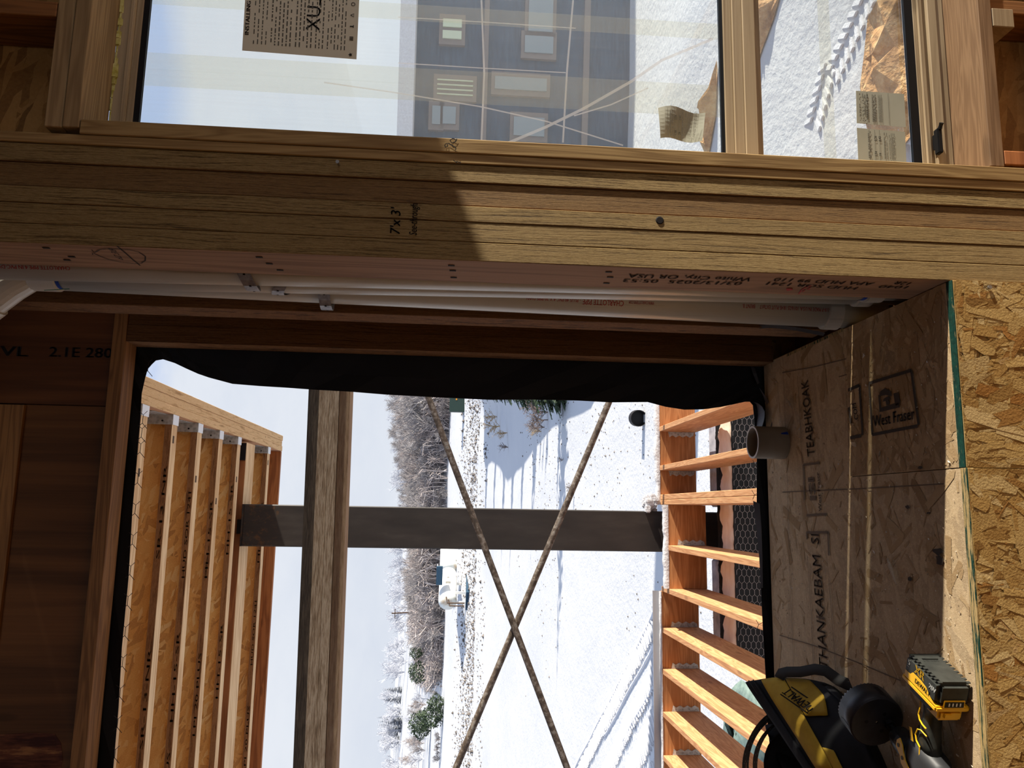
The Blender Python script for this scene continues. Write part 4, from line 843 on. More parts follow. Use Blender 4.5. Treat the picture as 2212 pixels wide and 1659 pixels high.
for k, (lab, x0, x1, y) in enumerate(rims):
    t = Thing('rim_board', lab, 'board', ((x0+x1)/2, y+.02, ZB)); t.part('board', B(x0, x1, y, y+.041, ZB, ZD, .002), M['fir_rim'])
    bm = newbm(); xs = x0
    while xs < x1:
        break
    pv = None; nn = int((x1-x0)/.025)
    for i in range(nn+1):
        x = x0+(x1-x0)*i/nn; hh = (.042+.020*mnoise.noise(Vector((x*7, k, 0)))+.010*mnoise.noise(Vector((x*30, k, 2)))) if k < 2 else .014+.008*mnoise.noise(Vector((x*9, k, 0)))
        ring = [bm.verts.new((x, y+.021-.034*math.cos(math.pi*q/6)*(1 if 0 < q < 6 else .7), ZD-.003+hh*math.sin(math.pi*q/6)**.6+.003*mnoise.noise(Vector((x*60, q, 1))))) for q in range(7)]
        if pv:
            for q in range(6): bm.faces.new((pv[q], ring[q], ring[q+1], pv[q+1]))
        pv = ring
    t.part('snow_ridge', bm, M['snow_cap'], kind='stuff', label='snow lying on the board', smooth=True)
    if k == 2: t.part('flashing', B(x0, x1, y+.043, y+.052, ZB+.1, ZD+.06), M['flash'], label='grey flashing strip')
bm = newbm()
for i in range(40): obox(bm, (.08+R.gauss(0, .03), 6.55+R.gauss(0, .03), ZD+.03+R.random()*.09), (R.uniform(.015, .035), 0, 0), (0, .03, 0), (0, 0, R.uniform(.015, .03)), .008)
single('snow_clump', bm, M['snow_cap'], 'lump of snow on rim board next to the doubled deck joist', 'snow', (.08, 6.55, ZD))
# ------------------------------------------------------------------ low wall under the deck, black paper and wire netting
LY = 5.78; zc = -.50; xl = aY(1590, 1446, LY).x; xr = 1.5
lw = Thing('low_wall', 'low black papered wall with hexagonal wire netting under the deck', 'wall', (0, LY+.2, -2.5))
lw.part('wall_body', B(xl, xr, LY, LY+.36, -2.5, zc-.004), M['wrap'])
bm = newbm(); ax_, dz = .031, .037; r_ = .0011; nx = int((xr-xl)/(1.5*ax_))
for i in range(nx):
    for j in range(8):
        x = xl+.03+i*1.5*ax_; z = zc-.030-j*dz-(dz/2 if i % 2 else 0); y = LY-.006+.004*math.sin(i*.7+j)
        c = Vector((x, y, z)); rt = c+Vector((ax_, 0, 0)); tr = c+Vector((ax_/2, 0, dz/2)); br_ = c+Vector((ax_/2, 0, -dz/2)); tl = c+Vector((-ax_/2, 0, dz/2))
        for p, q, rr in ((rt, tr, r_), (rt, br_, r_), (tr, tl, r_*1.35)): tube(bm, [p, q], rr, 3, False)
lw.part('wire_netting', bm, M['wire'], kind='stuff', label='hexagonal galvanized wire netting')
def bolster(bm, x0, x1, y0, y1, z, h, n=60, amp=.03):
    prev = None
    for i in range(n+1):
        x = x0+(x1-x0)*i/n; ya = y0+amp*.2*math.sin(i*1.7); yb = y1+amp*math.sin(i*.55)+amp*.6*math.sin(i*1.31); ring = []
        for k in range(9):
            t = k/8; ring.append(bm.verts.new((x, ya+(yb-ya)*t, z+h*math.sin(math.pi*t)**.5+.006*math.sin(i*2.1+k))))
        if prev:
            for k in range(8): bm.faces.new((prev[k], ring[k], ring[k+1], prev[k+1]))
        prev = ring
    solid(bm, .01)
bm = newbm(); bolster(bm, xl+.02, xr, LY+.01, LY+.25, zc-.004, .03); lw.part('cap_blanket', bm, M['tan'], label='tan blanket along the top', smooth=True)
bm = newbm(); bolster(bm, xl+.02, xr, LY+.26, LY+.37, zc-.02, .02, 60, .02); lw.part('paper_edge', bm, M['wrap'], smooth=True)
bm = newbm(); box(bm, xl-.05, -.36, LY+.42, LY+.62, -2.5, zc-.03, .02); box(bm, .05, xr, LY+.42, LY+.62, -2.5, zc-.03, .02)
single('foam_block', bm, M['grey_block'], 'grey frosted foam edge behind the low black wall', 'block', (0, LY+.5, -2.5))
tp = [aZ(*p, -1.55) for p in ((1572, 1500), (1588, 1478), (1604, 1468), (1650, 1500), (1668, 1660), (1600, 1700), (1562, 1640), (1566, 1570))]
bm = newbm(); g = []; c = sum(tp, Vector())/len(tp)
for k in range(4): g.append([bm.verts.new(c.lerp(p, (k+1)/4)+Vector((0, 0, .05*R.uniform(-1, 1)+.12*(1-k/3)))) for p in tp])
bmesh.ops.triangulate(bm, faces=[bm.faces.new(g[0])])
for a, b in zip(g, g[1:]):
    for i in range(len(tp)): bm.faces.new((a[i], a[(i+1) % len(tp)], b[(i+1) % len(tp)], b[i]))
solid(bm, .01)
single('green_tarp', bm, M['tarp'], 'rumpled pale green tarpaulin below the deck joists', 'tarp', c, smooth=True)
# ------------------------------------------------------------------ snow covered ground
def ip(x, pts):
    for (a, b), (c, d) in zip(pts, pts[1:]):
        if x <= c: t = (x-a)/(c-a); return b+(d-b)*t
    return pts[-1][1]
PROF = [(0, -2.5), (11, -2.45), (20, -2.25), (45, -1.70), (68, -.95), (79, .72), (88, 1.55), (98, 1.62), (101, 2.0), (125, 3.3), (170, 6.5), (260, 14.2), (330, 20.5), (420, 23), (700, 24)]
def tipx(y): return ip(y, [(17, 2.4), (27.6, 2.6), (38, 2.2), (52, 1.5), (61, 1.2), (70, 1.0)])
def shadow_berm(x, y):
    """snow bank added along the right side to cast shadow on the field"""
    xc = .134*y+2.0; h = max(0, (xc-.3-tipx(y))/2.85)*min(1, (y-17)/4)*min(1, (68-y)/5)
    return h*math.exp(-((x-xc)/(.55+.012*y))**2)
def gz(x, y):
    r = math.hypot(x, y); z = ip(r, PROF); k = min(1, max(0, (r-14)/30))
    z += .10*k*mnoise.noise(Vector((x*.10, y*.10, 3)))*(1 if r < 100 else 3)+.03*mnoise.noise(Vector((x*.5, y*.5, 1)))*min(1, r/12)
    if r > 150: z += (r-150)*.018*mnoise.noise(Vector((x*.012, y*.012, 8)))
    if y < 1 and r < 60: z = min(z, -1.6)
    if x > 3 and 5 < r < 40: z += 1.15*min(1, max(0, (math.atan2(x, max(y, .1))-.34)/.1))*min(1, (r-5)/6)*min(1, (40-r)/12)
    if 17 < y < 68 and x > 1: z += shadow_berm(x, y)
    a = math.atan2(x, y)
    if a > .06 and 30 < r < 80: z += .5*min(1, (a-.06)/.1)*math.sin((r-30)/50*math.pi)*math.sin(r*.16+a*9)
    return z
bm = newbm(); rows = []; na = 720
rs = [0.5]+[2.5*1.045**k for k in range(128)]
for r in rs: rows.append([bm.verts.new((r*math.sin(2*math.pi*k/na), r*math.cos(2*math.pi*k/na), gz(r*math.sin(2*math.pi*k/na), r*math.cos(2*math.pi*k/na)))) for k in range(na)])
for a, b in zip(rows, rows[1:]):
    for k in range(na): bm.faces.new((a[k], a[(k+1) % na], b[(k+1) % na], b[k]))
bm.faces.new(rows[0])
struct('ground_snow', bm, M['snow'], smooth=True)
def onground(x, y, lo=3.0, hi=400.0):
    """where the sight line through a pixel meets the snow"""
    d = ray(x, y); t = lo
    while t < hi:
        p = CAM+d*t
        if p.z < gz(p.x, p.y): return Vector((p.x, p.y, gz(p.x, p.y)))
        t *= 1.01
    return None
def at_r(y, x, r):
    """point on the ground at distance r in the direction of a pixel"""
    d = ray(x, y); h = math.hypot(d.x, d.y); return Vector((d.x/h*r, d.y/h*r, gz(d.x/h*r, d.y/h*r)))
# stones showing through the snow
def stone(bm, p, s):
    v = [bm.verts.new(p+Vector((R.uniform(.6, 1.2)*a*s, R.uniform(.6, 1.2)*b*s, R.uniform(.5, 1)*c*s))) for a, b, c in ((1, 0, 0), (0, 1, 0), (-1, 0, 0), (0, -1, 0), (0, 0, 1.1), (0, 0, -.4))]
    for k in range(4): bm.faces.new((v[k], v[(k+1) % 4], v[4])); bm.faces.new((v[(k+1) % 4], v[k], v[5]))
bm = newbm()
for i in range(6500):                                            # rubble bank
    th = R.uniform(-.62, .30); r = 69+abs(R.gauss(0, 4.5)) if R.random() < .9 else R.uniform(60, 70)
    if r > 80: continue
    x, y = r*math.sin(th), r*math.cos(th); stone(bm, Vector((x, y, gz(x, y)+.02)), R.uniform(.03, .10) if R.random() < .93 else R.uniform(.10, .20))
for i in range(900):                                             # scattered over the slope
    th = R.gauss(.02, .12); r = R.uniform(9, 40)
    x, y = r*math.sin(th), r*math.cos(th); s = R.uniform(.010, .028)*(r/15)**.7
    if mnoise.noise(Vector((x*.25, y*.12, 5))) < .05: continue
    stone(bm, Vector((x, y, gz(x, y)+.002)), s)
tag(tobj('stones', bm, M['rock']), 'dark stones poking through the snow of the slope and bank', 'stones', kind='stuff')
# ridged tractor tracks in the snow, lower left
bm = newbm()
def track(p0, p1, wd, step, hgt):
    A, Bq = onground(*p0), onground(*p1)
    if not A or not Bq: return
    d = (Bq-A); n = int(d.length/step); u = d.normalized(); s = Vector((u.y, -u.x, 0))
    for i in range(n):
        c = A+u*(i*step); sk = u*.35*wd; w2 = wd/2*R.uniform(.8, 1.05)
        c.z = gz(c.x, c.y)+hgt*.2; obox(bm, c, s*w2+sk*.3, u*step*.26*R.uniform(.7, 1.1), Vector((0, 0, hgt*R.uniform(.5, 1))), min(.02, hgt*.4))
for a, b, wd in (((1414, 1350), (1252, 1680), .50), ((1430, 1425), (1300, 1690), .55), ((1450, 1500), (1355, 1690), .6), ((1470, 1590), (1410, 1690), .6)): track(a, b, wd, .15, .05)
for a, b in (((1418, 1318), (1235, 1680)), ((1422, 1385), (1310, 1590)), ((1432, 1455), (1350, 1600))):
    A, Bq = onground(*a), onground(*b); n = 60; pr = None
    tube(bm, [A.lerp(Bq, i/n)+Vector((0, 0, gz(*(A.lerp(Bq, i/n))[:2])-A.lerp(Bq, i/n).z+.005)) for i in range(n+1)], [.03+.012*R.random() for i in range(n+1)], 6)
tag(tobj('tractor_tracks', bm, M['snow_cap'], True), 'ridged tractor tracks pressed into the snow beyond the deck', 'tracks', kind='stuff')
# ------------------------------------------------------------------ vegetation
def bare_tree(h, seed, n1=13, spread=.55, depth=4, rad=.02, fan=.75):
    rr = random.Random(seed); bm = newbm()
    def br(p, d, l, r, k):
        q = p+d*l; m_ = p+d*l*.5+Vector((rr.gauss(0, .05), rr.gauss(0, .05), 0))*l
        tube(bm, [p, m_, q], [r, r*.8, r*.55], 3, False)
        if k == 0: return
        for i in range(rr.choice((3, 4, 4)) if k < depth else n1):
            t = rr.uniform(.35, 1.0) if k < depth else rr.uniform(.2, 1); pp = p.lerp(q, t)
            e = (d*fan+Vector((rr.gauss(0, spread), rr.gauss(0, spread), rr.uniform(-.05, .55)))).normalized()
            br(pp, e, l*rr.uniform(.42, .68), r*.55, k-1)
    br(Vector((0, 0, -.1)), Vector((rr.gauss(0, .05), rr.gauss(0, .05), 1)).normalized(), h*.45, h*rad, depth)
    return bm
def proto(name, bm, m): return tag(tobj(name, bm, m), 'x', 'tree')
used = {}
def plant(key, bmf, m, name, p, s, rot, lab, cat, grp=None):
    """first use builds the mesh, later uses copy the thing"""
    if key not in used:
        o = tobj(name, bmf(), m); used[key] = o
    else:
        o = used[key].copy(); COL.objects.link(o)
    o.location = p; o.rotation_euler = (0, 0, rot); o.scale = (s, s, s*R.uniform(.9, 1.1)); o['label'] = lab; o['category'] = cat
    if grp: o['group'] = grp
    elif 'group' in o: del o['group']
    return o
WOOD = 'leafless grey-brown tree in the wood beyond the white tanks'
def where(p):
    a = math.atan2(p.x, p.y)
    return 'up beyond the green cabinet' if a > .088 else ('right of the steel column' if a > -.005 else ('behind the white tanks' if a > -.125 else ('left of the white tanks' if a > -.20 else 'at the left end of the view')))
def wood_tree(p, s, kind):
    k = R.randrange(4); mk = {'w': 'bark', 'r': 'bark_red', 'd': 'bark_dark', 'f': 'bark_hazed', 'm': 'bark'}[kind]
    lab = {'w': WOOD, 'r': 'reddish leafless tree among grey ones', 'd': 'dark snow-flecked shrub at the foot of the wood', 'f': 'tree on far ridge painted pale for haze', 'm': 'grey tree of the far ridge above snow strip'}[kind]
    grp = {'w': 'bare trees of the wood', 'r': 'reddish trees of the wood', 'd': 'shrubs at the foot of the wood', 'f': 'hazed trees on the ridge', 'm': 'grey trees on the ridge'}[kind]
    wr = where(p); lab = lab.replace(' in the wood beyond the white tanks', ' in the wood').replace(' beyond the white tanks', '')+', '+wr; grp += ' '+wr
    plant((kind, k), lambda: bare_tree(1.0, 11+k+ord(kind), 15 if kind != 'd' else 17, .55 if kind != 'd' else .9, 4, .020), M[mk], {'w': 'bare_tree', 'r': 'reddish_tree', 'd': 'bare_shrub', 'f': 'hazed_tree', 'm': 'ridge_tree'}[kind], p, s, R.uniform(0, 6.3), lab, 'tree' if kind != 'd' else 'shrub', grp)
# main wood, top line follows the photograph
def top_at(y): return ip(y, [(840, 812), (900, 822), (940, 835), (1000, 830), (1100, 842), (1185, 852), (1250, 845), (1300, 845), (1330, 868), (1400, 868), (1480, 880), (1660, 900)])
for i in range(250):
    y = R.uniform(820, 1400) if R.random() < .9 else R.uniform(1400, 1500); r = R.uniform(101, 165); p = at_r(y, 950, r)
    want = 1.6+math.hypot(*p[:2])*((971-.0293*(y-1098))-top_at(y)-R.uniform(0, 14))/1700; h = want-p.z
    if y > 1390: h *= .5
    h = min(h, 14)
    if h < 1.2: continue
    wood_tree(p, h, R.choice('wwwwr'))
for i in range(130):
    y = R.uniform(820, 1640); p = at_r(y, 960, R.uniform(99, 104)); wood_tree(p, R.uniform(1.2, 3.2) if y < 1400 else R.uniform(.7, 1.6), R.choice('dddw'))
for i in range(46):
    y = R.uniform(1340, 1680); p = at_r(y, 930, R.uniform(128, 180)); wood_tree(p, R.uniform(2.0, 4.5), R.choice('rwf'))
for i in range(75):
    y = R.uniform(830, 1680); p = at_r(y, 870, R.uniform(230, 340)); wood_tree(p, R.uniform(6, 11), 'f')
for i in range(70):
    y = R.uniform(800, 1110); p = at_r(y, 870, R.uniform(215, 330)); top = CAM.z+math.hypot(*p[:2])*((971-.0293*(y-1098))-ip(y, [(800, 808), (900, 820), (1000, 836), (1110, 856)]))/1700
    if top-p.z > 2: wood_tree(p, min(13, (top-p.z)*R.uniform(.8, 1.02)), 'm')
def conifer(h, seed, tiers=13, rad=.26, droop=.35, fat=1.0):
    rr = random.Random(seed); bm = newbm(); tube(bm, [(0, 0, -.05), (0, 0, h)], [h*.016, h*.003], 5)
    for t in range(tiers):
        z = h*(.06+.92*t/tiers); L_ = h*rad*(1-t/tiers)**.85+.02*h
        for k in range(11 if t < tiers*.7 else 6):
            a = rr.uniform(0, 6.28); l = L_*rr.uniform(.6, 1.1); d = Vector((math.cos(a), math.sin(a), -droop*rr.uniform(.3, 1))); s = Vector((-d.y, d.x, 0))*1.7; p = Vector((0, 0, z))
            for q in range(5):
                c = p+d*l*(.25+.75*q/5); w_ = l*.20*fat*(1.1-q/6)
                v = [bm.verts.new(c-d*l*.1), bm.verts.new(c+s*w_+d*l*.14-Vector((0, 0, w_*.3))), bm.verts.new(c+d*l*.2+Vector((0, 0, .02*l))), bm.verts.new(c-s*w_+d*l*.14-Vector((0, 0, w_*.3)))]
                bm.faces.new(v)
    return bm
def round_tree(h, seed):
    rr = random.Random(seed); bm = newbm(); tube(bm, [(0, 0, -.05), (0, 0, h*.4)], h*.03, 5)
    for i in range(900):
        a, b, rd = rr.uniform(0, 6.28), rr.uniform(-1, 1), rr.uniform(.55, 1)**.5; n = math.sqrt(1-b*b)
        lob = 1+.25*math.sin(a*3+seed)*math.cos(b*4); c = Vector((math.cos(a)*n*rd*h*.45*lob, math.sin(a)*n*rd*h*.45*lob, h*.55+b*rd*h*.45*lob))
        e = Vector((rr.uniform(-1, 1), rr.uniform(-1, 1), rr.uniform(-1, 1))).normalized(); s = h*.045; u, v = frame(e)
        bm.faces.new([bm.verts.new(c+u*s), bm.verts.new(c+v*s*.6), bm.verts.new(c-u*s), bm.verts.new(c-v*s*.6)])
    return bm
for k, (x, y, w_, r, lab) in enumerate(((893, 1500, 26, 100, 'rounded dark evergreen behind the snowy field, near left end of the brown wood'), (905, 1452, 40, 122, 'large rounded evergreen standing at the edge of the grey wood'), (950, 1520, 34, 97, 'upper of two dark evergreens in front of the snowy field'), (948, 1548, 42, 97.5, 'lower of two dark evergreens in front of the snowy field'), (912, 1560, 38, 125, 'greyish evergreen left of the round one on the hillside'), (912, 1578, 30, 126, 'small greyish evergreen farthest left on the hillside'), (900, 1410, 24, 122, 'small dim evergreen half lost in the grey wood'))):
    if k == 0: continue
    h = w_/1700*r*1.15; d = ray(x, y); t = r/math.hypot(d.x, d.y); c = CAM+d*t; p = Vector((c.x, c.y, max(c.z-h*.5, gz(c.x, c.y)-.3)))
    plant(('rt', k), lambda: round_tree(1.0, 30+k), M['needles'], 'evergreen_tree', p, h, 0, lab, 'tree')
for y in (1490, 1512, 1534, 1550, 1558, 1566, 1574, 1585, 1600):
    p = at_r(y, 880, R.uniform(260, 300)); plant(('cf', R.randrange(2)), lambda: conifer(1.0, 5, 22, .20, .5, 2.2), M['needles_hazed'], 'far_conifer', p, R.uniform(5, 8.5), R.uniform(0, 6), 'misty conifer on the far skyline left of the wood', 'tree', 'misty skyline conifers')
bm = newbm()                                                     # thicket under the trees of the wood
for i in range(9000):
    y = R.uniform(815, 1470); p = at_r(y, 950, R.uniform(100, 160)); k = 1 if y < 1380 else .45
    h = R.uniform(1.0, 3.6)*k; q = p+Vector((R.gauss(0, .5), R.gauss(0, .5), h)); s_ = R.uniform(.02, .05)
    m_ = (p+q)/2+Vector((R.gauss(0, .3), R.gauss(0, .3), .2)); tube(bm, [p-Vector((0, 0, .1)), m_, q], [s_*2, s_*1.4, s_*.5], 3, False)
    for _ in range(3): tube(bm, [m_.lerp(q, R.random()), q+Vector((R.gauss(0, .7), R.gauss(0, .7), R.uniform(-.6, .5)))], s_*.8, 3, False)
tag(tobj('thicket', bm, M['bark_red']), 'tangled grey-brown thicket filling the foot of the wooded hillside', 'thicket', kind='stuff')
for k, y_ in enumerate((33, 37.5, 42, 47, 53, 60)):
    x_ = .134*y_+2.0; h = max(.8, (x_-tipx(y_))/2.72*R.uniform(1.25, 1.5)); plant(('hid', k % 2), lambda: conifer(1.0, 70+k, 20, .34, .4), M['needles'], 'spruce_tree', Vector((x_, y_, gz(x_, y_)-h*.35)), h, k, f'{("nearest", "second", "third", "fourth", "fifth", "farthest")[k]} spruce on the added snow bank along right edge of the snow field', 'tree')
# spruces and brown shrubs above the ravine on the right
for k, (y, xb, r, h, lab) in enumerate(((842, 1215, 26, 3.6, 'dark spruce nearest the black paper edge, partly cut off by it'), (851, 1085, 34, 2.6, 'smaller dark spruce beside the bigger one near black paper'), (868, 1190, 27, 1.5, 'low spruce at the foot of the bigger spruces'))):
    p = at_r(y, xb, r); plant(('sp', k), lambda: conifer(1.0, 50+k, 15, .30, .5), M['needles'], 'spruce_tree', p, h, k, lab, 'tree')
bb = nmat('brown_twigs', srgb(122, 106, 98), .95); by = nmat('tan_grass', srgb(176, 150, 112), .95)
for k, (y, x, r, h, m, lab) in enumerate(((888, 1110, 30, 1.5, bb, 'brown leafless shrub in the shadow below the spruces'), (905, 1118, 30, 1.4, bb, 'brown leafless shrub left of the spruces in shadow'), (922, 1120, 31, 1.1, bb, 'small brown shrub in the snow shadow'), (880, 1092, 32, 1.3, bb, 'thin brown shrub close under the spruces'), (930, 1105, 32, .9, by, 'tan grass tuft in the snow shadow'), (900, 1020, 55, 1.6, by, 'tan dry bush on the bank below the green cabinet'), (920, 1036, 50, 1.8, by, 'tan dry bush on the bank, lower one'), (935, 1060, 45, 1.3, by, 'tan weeds on the snowy bank edge'), (965, 1050, 45, 1.0, bb, 'dark weeds on the snow bank edge'), (990, 1107, 26, .35, bb, 'small weeds poking from the bright snow'), (1050, 1102, 24, .5, bb, 'lone weed clump in the bright snow'), (1210, 1300, 14, .25, bb, 'single dark twig tuft in the open snow'))):
    p = at_r(y, x, r); plant(('bs', k), lambda: bare_tree(1.0, 80+k, 14, .9, 3, .02), m, 'leafless_shrub', p, h, k, lab, 'shrub')
# ------------------------------------------------------------------ white tanks on their curb
def tank(a, b, rad, legs, lab, zc, ladder):
    A, Bq = a.copy(), b.copy(); A.z = Bq.z = zc; u = (Bq-A).normalized(); L_ = (Bq-A).length; m_ = (A+Bq)/2
    t = Thing('storage_tank', lab, 'tank', (m_.x, m_.y, zc-rad-1.3), 'white storage tanks')
    prof = [(rad*math.sin(k*math.pi/20), -rad*.75*math.cos(k*math.pi/20)) for k in range(11)]
    bm = newbm(); lathe(bm, [(rad, 0), (rad, L_)], A, u, 28); t.part('shell', bm, M['tank'], smooth=True)
    for p, s in ((A, -1), (Bq, 1)): bm = newbm(); lathe(bm, [(r, h) for r, h in prof], p, -u*s if s < 0 else u, 28) if False else lathe(bm, [(r, -h) for r, h in prof], p, u*s, 28); t.part('end_cap', bm, M['tank_cap'], smooth=True)
    side = Vector((u.y, -u.x, 0))
    for f in legs:
        for sg in (-1, 1):
            c = A+u*L_*f+side*sg*rad*.6; bm = newbm(); box(bm, c.x-.11, c.x+.11, c.y-.11, c.y+.11, zc-rad-1.35, zc-rad*.55); t.part('leg', bm, M['tank'])
    if ladder is not None:
        c = A+u*L_*ladder-side*rad*1.05
        if c.y > m_.y: c = A+u*L_*ladder+side*rad*1.05
        ld = None; bm = newbm()
        for d_ in (-.3, .3): tube(bm, [c+u*d_+Vector((0, 0, -rad-1.3)), c+u*d_+Vector((0, 0, rad*.9))], .05, 5)
        ld = t.part('ladder', bm, M['tank'])
        for k in range(8): bm = newbm(); z = -rad-1.0+k*.42; tube(bm, [c-u*.3+Vector((0, 0, z)), c+u*.3+Vector((0, 0, z))], .035, 5); t.part('rung', bm, M['tank'], ld)
    bm = newbm(); c = A+u*L_*.4-side*rad*1.01*(1 if (A-side).y < A.y else -1); obox(bm, c, u*.16, side*.01, (0, 0, .22)); obox(bm, c+u*.9, u*.1, side*.01, (0, 0, .1)); t.part('number_plate', bm, M['ink_soft'])
    return t
rT = 75.0
def at_d(x, y, r): d = ray(x, y); return CAM+d*(r/math.hypot(d.x, d.y))
tA_, tB_ = at_d(968, 1236, rT), at_d(968, 1292, rT-3); ztk = at_d(967, 1290, rT).z; rdk = 18.5/1700*rT
tank(at_d(968, 1298, rT-2), at_d(968, 1243, rT+2), rdk, (.12, .85), 'nearer white storage tank with rounded end, right behind the snowy bank', ztk, None)
tank(at_d(968, 1225, rT+5), at_d(968, 1120, rT+9), rdk*1.05, (.1, .55), 'farther white storage tank with a ladder, partly hidden by the column', ztk, .12)
bm = newbm(); a, b = at_d(1007, 1300, rT-3), at_d(1007, 1170, rT+4); u = (b-a).normalized(); obox(bm, (a+b)/2+Vector((0, .4, -.1)), u*(b-a).length/2, Vector((-u.y, u.x, 0))*1.0, (0, 0, .12)); single('tank_curb', bm, M['slate'], 'dark curb edge below the white tanks', 'curb', (a+b)/2)
a = at_d(950, 1243, rT-2); bm = newbm(); box(bm, a.x-.8, a.x+.8, a.y-.5, a.y+.5, ztk+rdk-.3, ztk+rdk+.25); single('tank_sign', bm, M['slate'], 'dark box between the two white tanks', 'box', (a.x, a.y, ztk+rdk))
bm = newbm()
for y, h in ((1303, 1.5), (1309, 1.3)): p = at_d(1003, y, rT-3); tube(bm, [p, p+Vector((0, 0, h)), p+Vector((.5, .3, h+.1))], .06, 6)
single('tank_piping', bm, M['ink_faded'], 'thin dark piping at near end of the tanks', 'pipe', at_d(1003, 1306, rT-3))
# green cabinet and culvert
p = at_r(872, 995, 77); bm = newbm(); box(bm, p.x-.78, p.x+.8, p.y, p.y+.8, p.z-.3, p.z+1.45, .02)
gc = Thing('green_cabinet', 'dark green utility cabinet standing in snow near the top of the bank', 'cabinet', (p.x, p.y+.4, p.z-.3)); gc.part('body', bm, M['dkgreen'])
bm = newbm(); box(bm, p.x+.35, p.x+.5, p.y-.02, p.y, p.z+.72, p.z+.86); gc.part('label_plate', bm, M['orange'], label='orange label')
p = onground(1398, 904); ax_ = Vector((p.x, p.y, 0)).normalized(); bm = newbm(); rr_ = 18/1700*p.length
c = p+Vector((0, 0, rr_*.75)); lathe(bm, [(rr_, 0), (rr_, .22), (rr_*.9, .22), (rr_*.88, .02), (rr_, 0)], c, ax_, 24)
cv = Thing('culvert_pipe', 'black culvert pipe mouth in the snow beside right rim board', 'pipe', p); cv.part('pipe', bm, M['black_steel'])
bm = newbm(); lathe(bm, [(.001, .15), (rr_*.9, .15)], c, ax_, 24); cv.part('dark_inside', bm, M['gasket'])
# pole lines on the hillside
for (x0, y0, x1, y1, lab) in ((846, 1325, 905, 1322, 'thin utility pole rising above the wood'),):
    a, b = at_d(x0, y0, 150), at_d(x1, y1, 150); bm = newbm(); tube(bm, [b, a], .12, 5); tube(bm, [a+Vector((-.8, 0, -.6)), a+Vector((.8, 0, -.6))], .07, 4); single('utility_pole', bm, M['ink_faded'], lab, 'pole', b)
# ------------------------------------------------------------------ dark house seen through the window
hd = Vector((.53, .848, 0)).normalized(); hd = Vector((.14, 1, 0)).normalized(); hs = Vector((hd.y, -hd.x, 0)); hc = Vector((7.45, 12.2, 0)); HR = hc.dot(hd); hz = -2.2
house = Thing('dark_house', 'dark slate-coloured house with snow on its eaves, seen through the window', 'house', (hc.x, hc.y, hz))
def hbox(bm, s0, s1, d0, d1, z0, z1): c = hc+hs*(s0+s1)/2+hd*(d0+d1)/2; return obox(bm, (c.x, c.y, (z0+z1)/2), hs*(s1-s0)/2, hd*(d1-d0)/2, (0, 0, (z1-z0)/2))
HW = hc.length*.985; zt = CAM.z+(999-905)/1700*HW; zm = CAM.z+(999-1045)/1700*HW
house.part('wall', hbox(newbm(), -2.6, 12, 0, 1.5, hz, zt), M['slate'])
house.part('snow_roof', hbox(newbm(), -2.9, 12.3, -.4, 1.8, zt, zt+.25), M['snow_cap'], label='thick snow on the roof edge')
house.part('band', hbox(newbm(), -2.6, 12, -.06, .0, zm-.04, zm+.04), M['slate_trim']); house.part('band', hbox(newbm(), -2.6, 12, -.06, 0, zm-1.75, zm-1.65), M['slate_trim'])
def hwin(y0, y1, x0, x1, m, bars=1):
    to = lambda x, y: (lambda d: CAM+d*(HR/(d.x*hd.x+d.y*hd.y)))(ray(x, y))
    a, b = to(x0, y1), to(x1, y0); s0, s1 = (a-hc).dot(hs), (b-hc).dot(hs); z1, z0 = a.z, b.z
    f = house.part('window', hbox(newbm(), min(s0, s1)-.06, max(s0, s1)+.06, -.08, .0, z0-.06, z1+.06), M['slate_trim'])
    n = bars+1; lo, hi = min(s0, s1), max(s0, s1)
    for k in range(n): house.part('pane', hbox(newbm(), lo+(hi-lo)*k/n+.03, lo+(hi-lo)*(k+1)/n-.03, -.11, -.07, z0, z1), m, f)
hwin(45, 92, 956, 998, M['pane_lit']); hwin(176, 212, 944, 1022, M['pane_lit'], 3); hwin(230, 276, 933, 952, M['pane_dim'], 0); hwin(232, 275, 956, 985, M['pane_dim'], 0); hwin(0, 76, 1140, 1194, M['pane_dim'], 0); hwin(82, 122, 1132, 1194, M['pane_dim'], 0); hwin(256, 300, 1108, 1175, M['pane_dim'], 0); hwin(172, 200, 1068, 1180, M['pane_dim'], 0)
for s0, s1 in ((-1.9, -1.7),): house.part('post', hbox(newbm(), s0, s1, -.5, -.3, hz, zt), M['slate_trim'])
# bare clay showing at the foot of the house and by the window
for k, (pts, lab) in enumerate((([(1668, -60), (1640, -60), (1600, 60), (1585, 180), (1640, 160), (1655, 110), (1680, 40), (1700, -20)], 'reddish clay bank in the snow outside, behind the window mullion'), ([(1925, -40), (1890, 40), (1880, 120), (1872, 190), (1885, 280), (1945, 330), (2010, 250), (2010, 60), (1990, -40)], 'orange crumpled clay patch close below the window'), ([(1552, 130), (1543, 220), (1533, 330), (1541, 338), (1552, 250), (1557, 150)], 'narrow strip of clay in the snow above the mullion'))):
    P = [onground(*p, lo=2.2) for p in pts]; P = [p for p in P if p]; c = sum(P, Vector())/len(P); bm = newbm(); rings = []
    for t in (.15, .45, .75, 1.0): rings.append([bm.verts.new(Vector((q.x, q.y, gz(q.x, q.y)+.02+.16*(1-t)+.07*R.uniform(-1, 1)*(t < 1)))) for q in (c.lerp(p, t) for p in P)])
    bm.faces.new(rings[0]); n = len(P)
    for a, b in zip(rings, rings[1:]):
        for i in range(n): bm.faces.new((a[i], a[(i+1) % n], b[(i+1) % n], b[i]))
    single('clay_patch', bm, M['soil'], lab, 'soil', c)
bm = newbm()                                                     # tyre tread marks outside the window
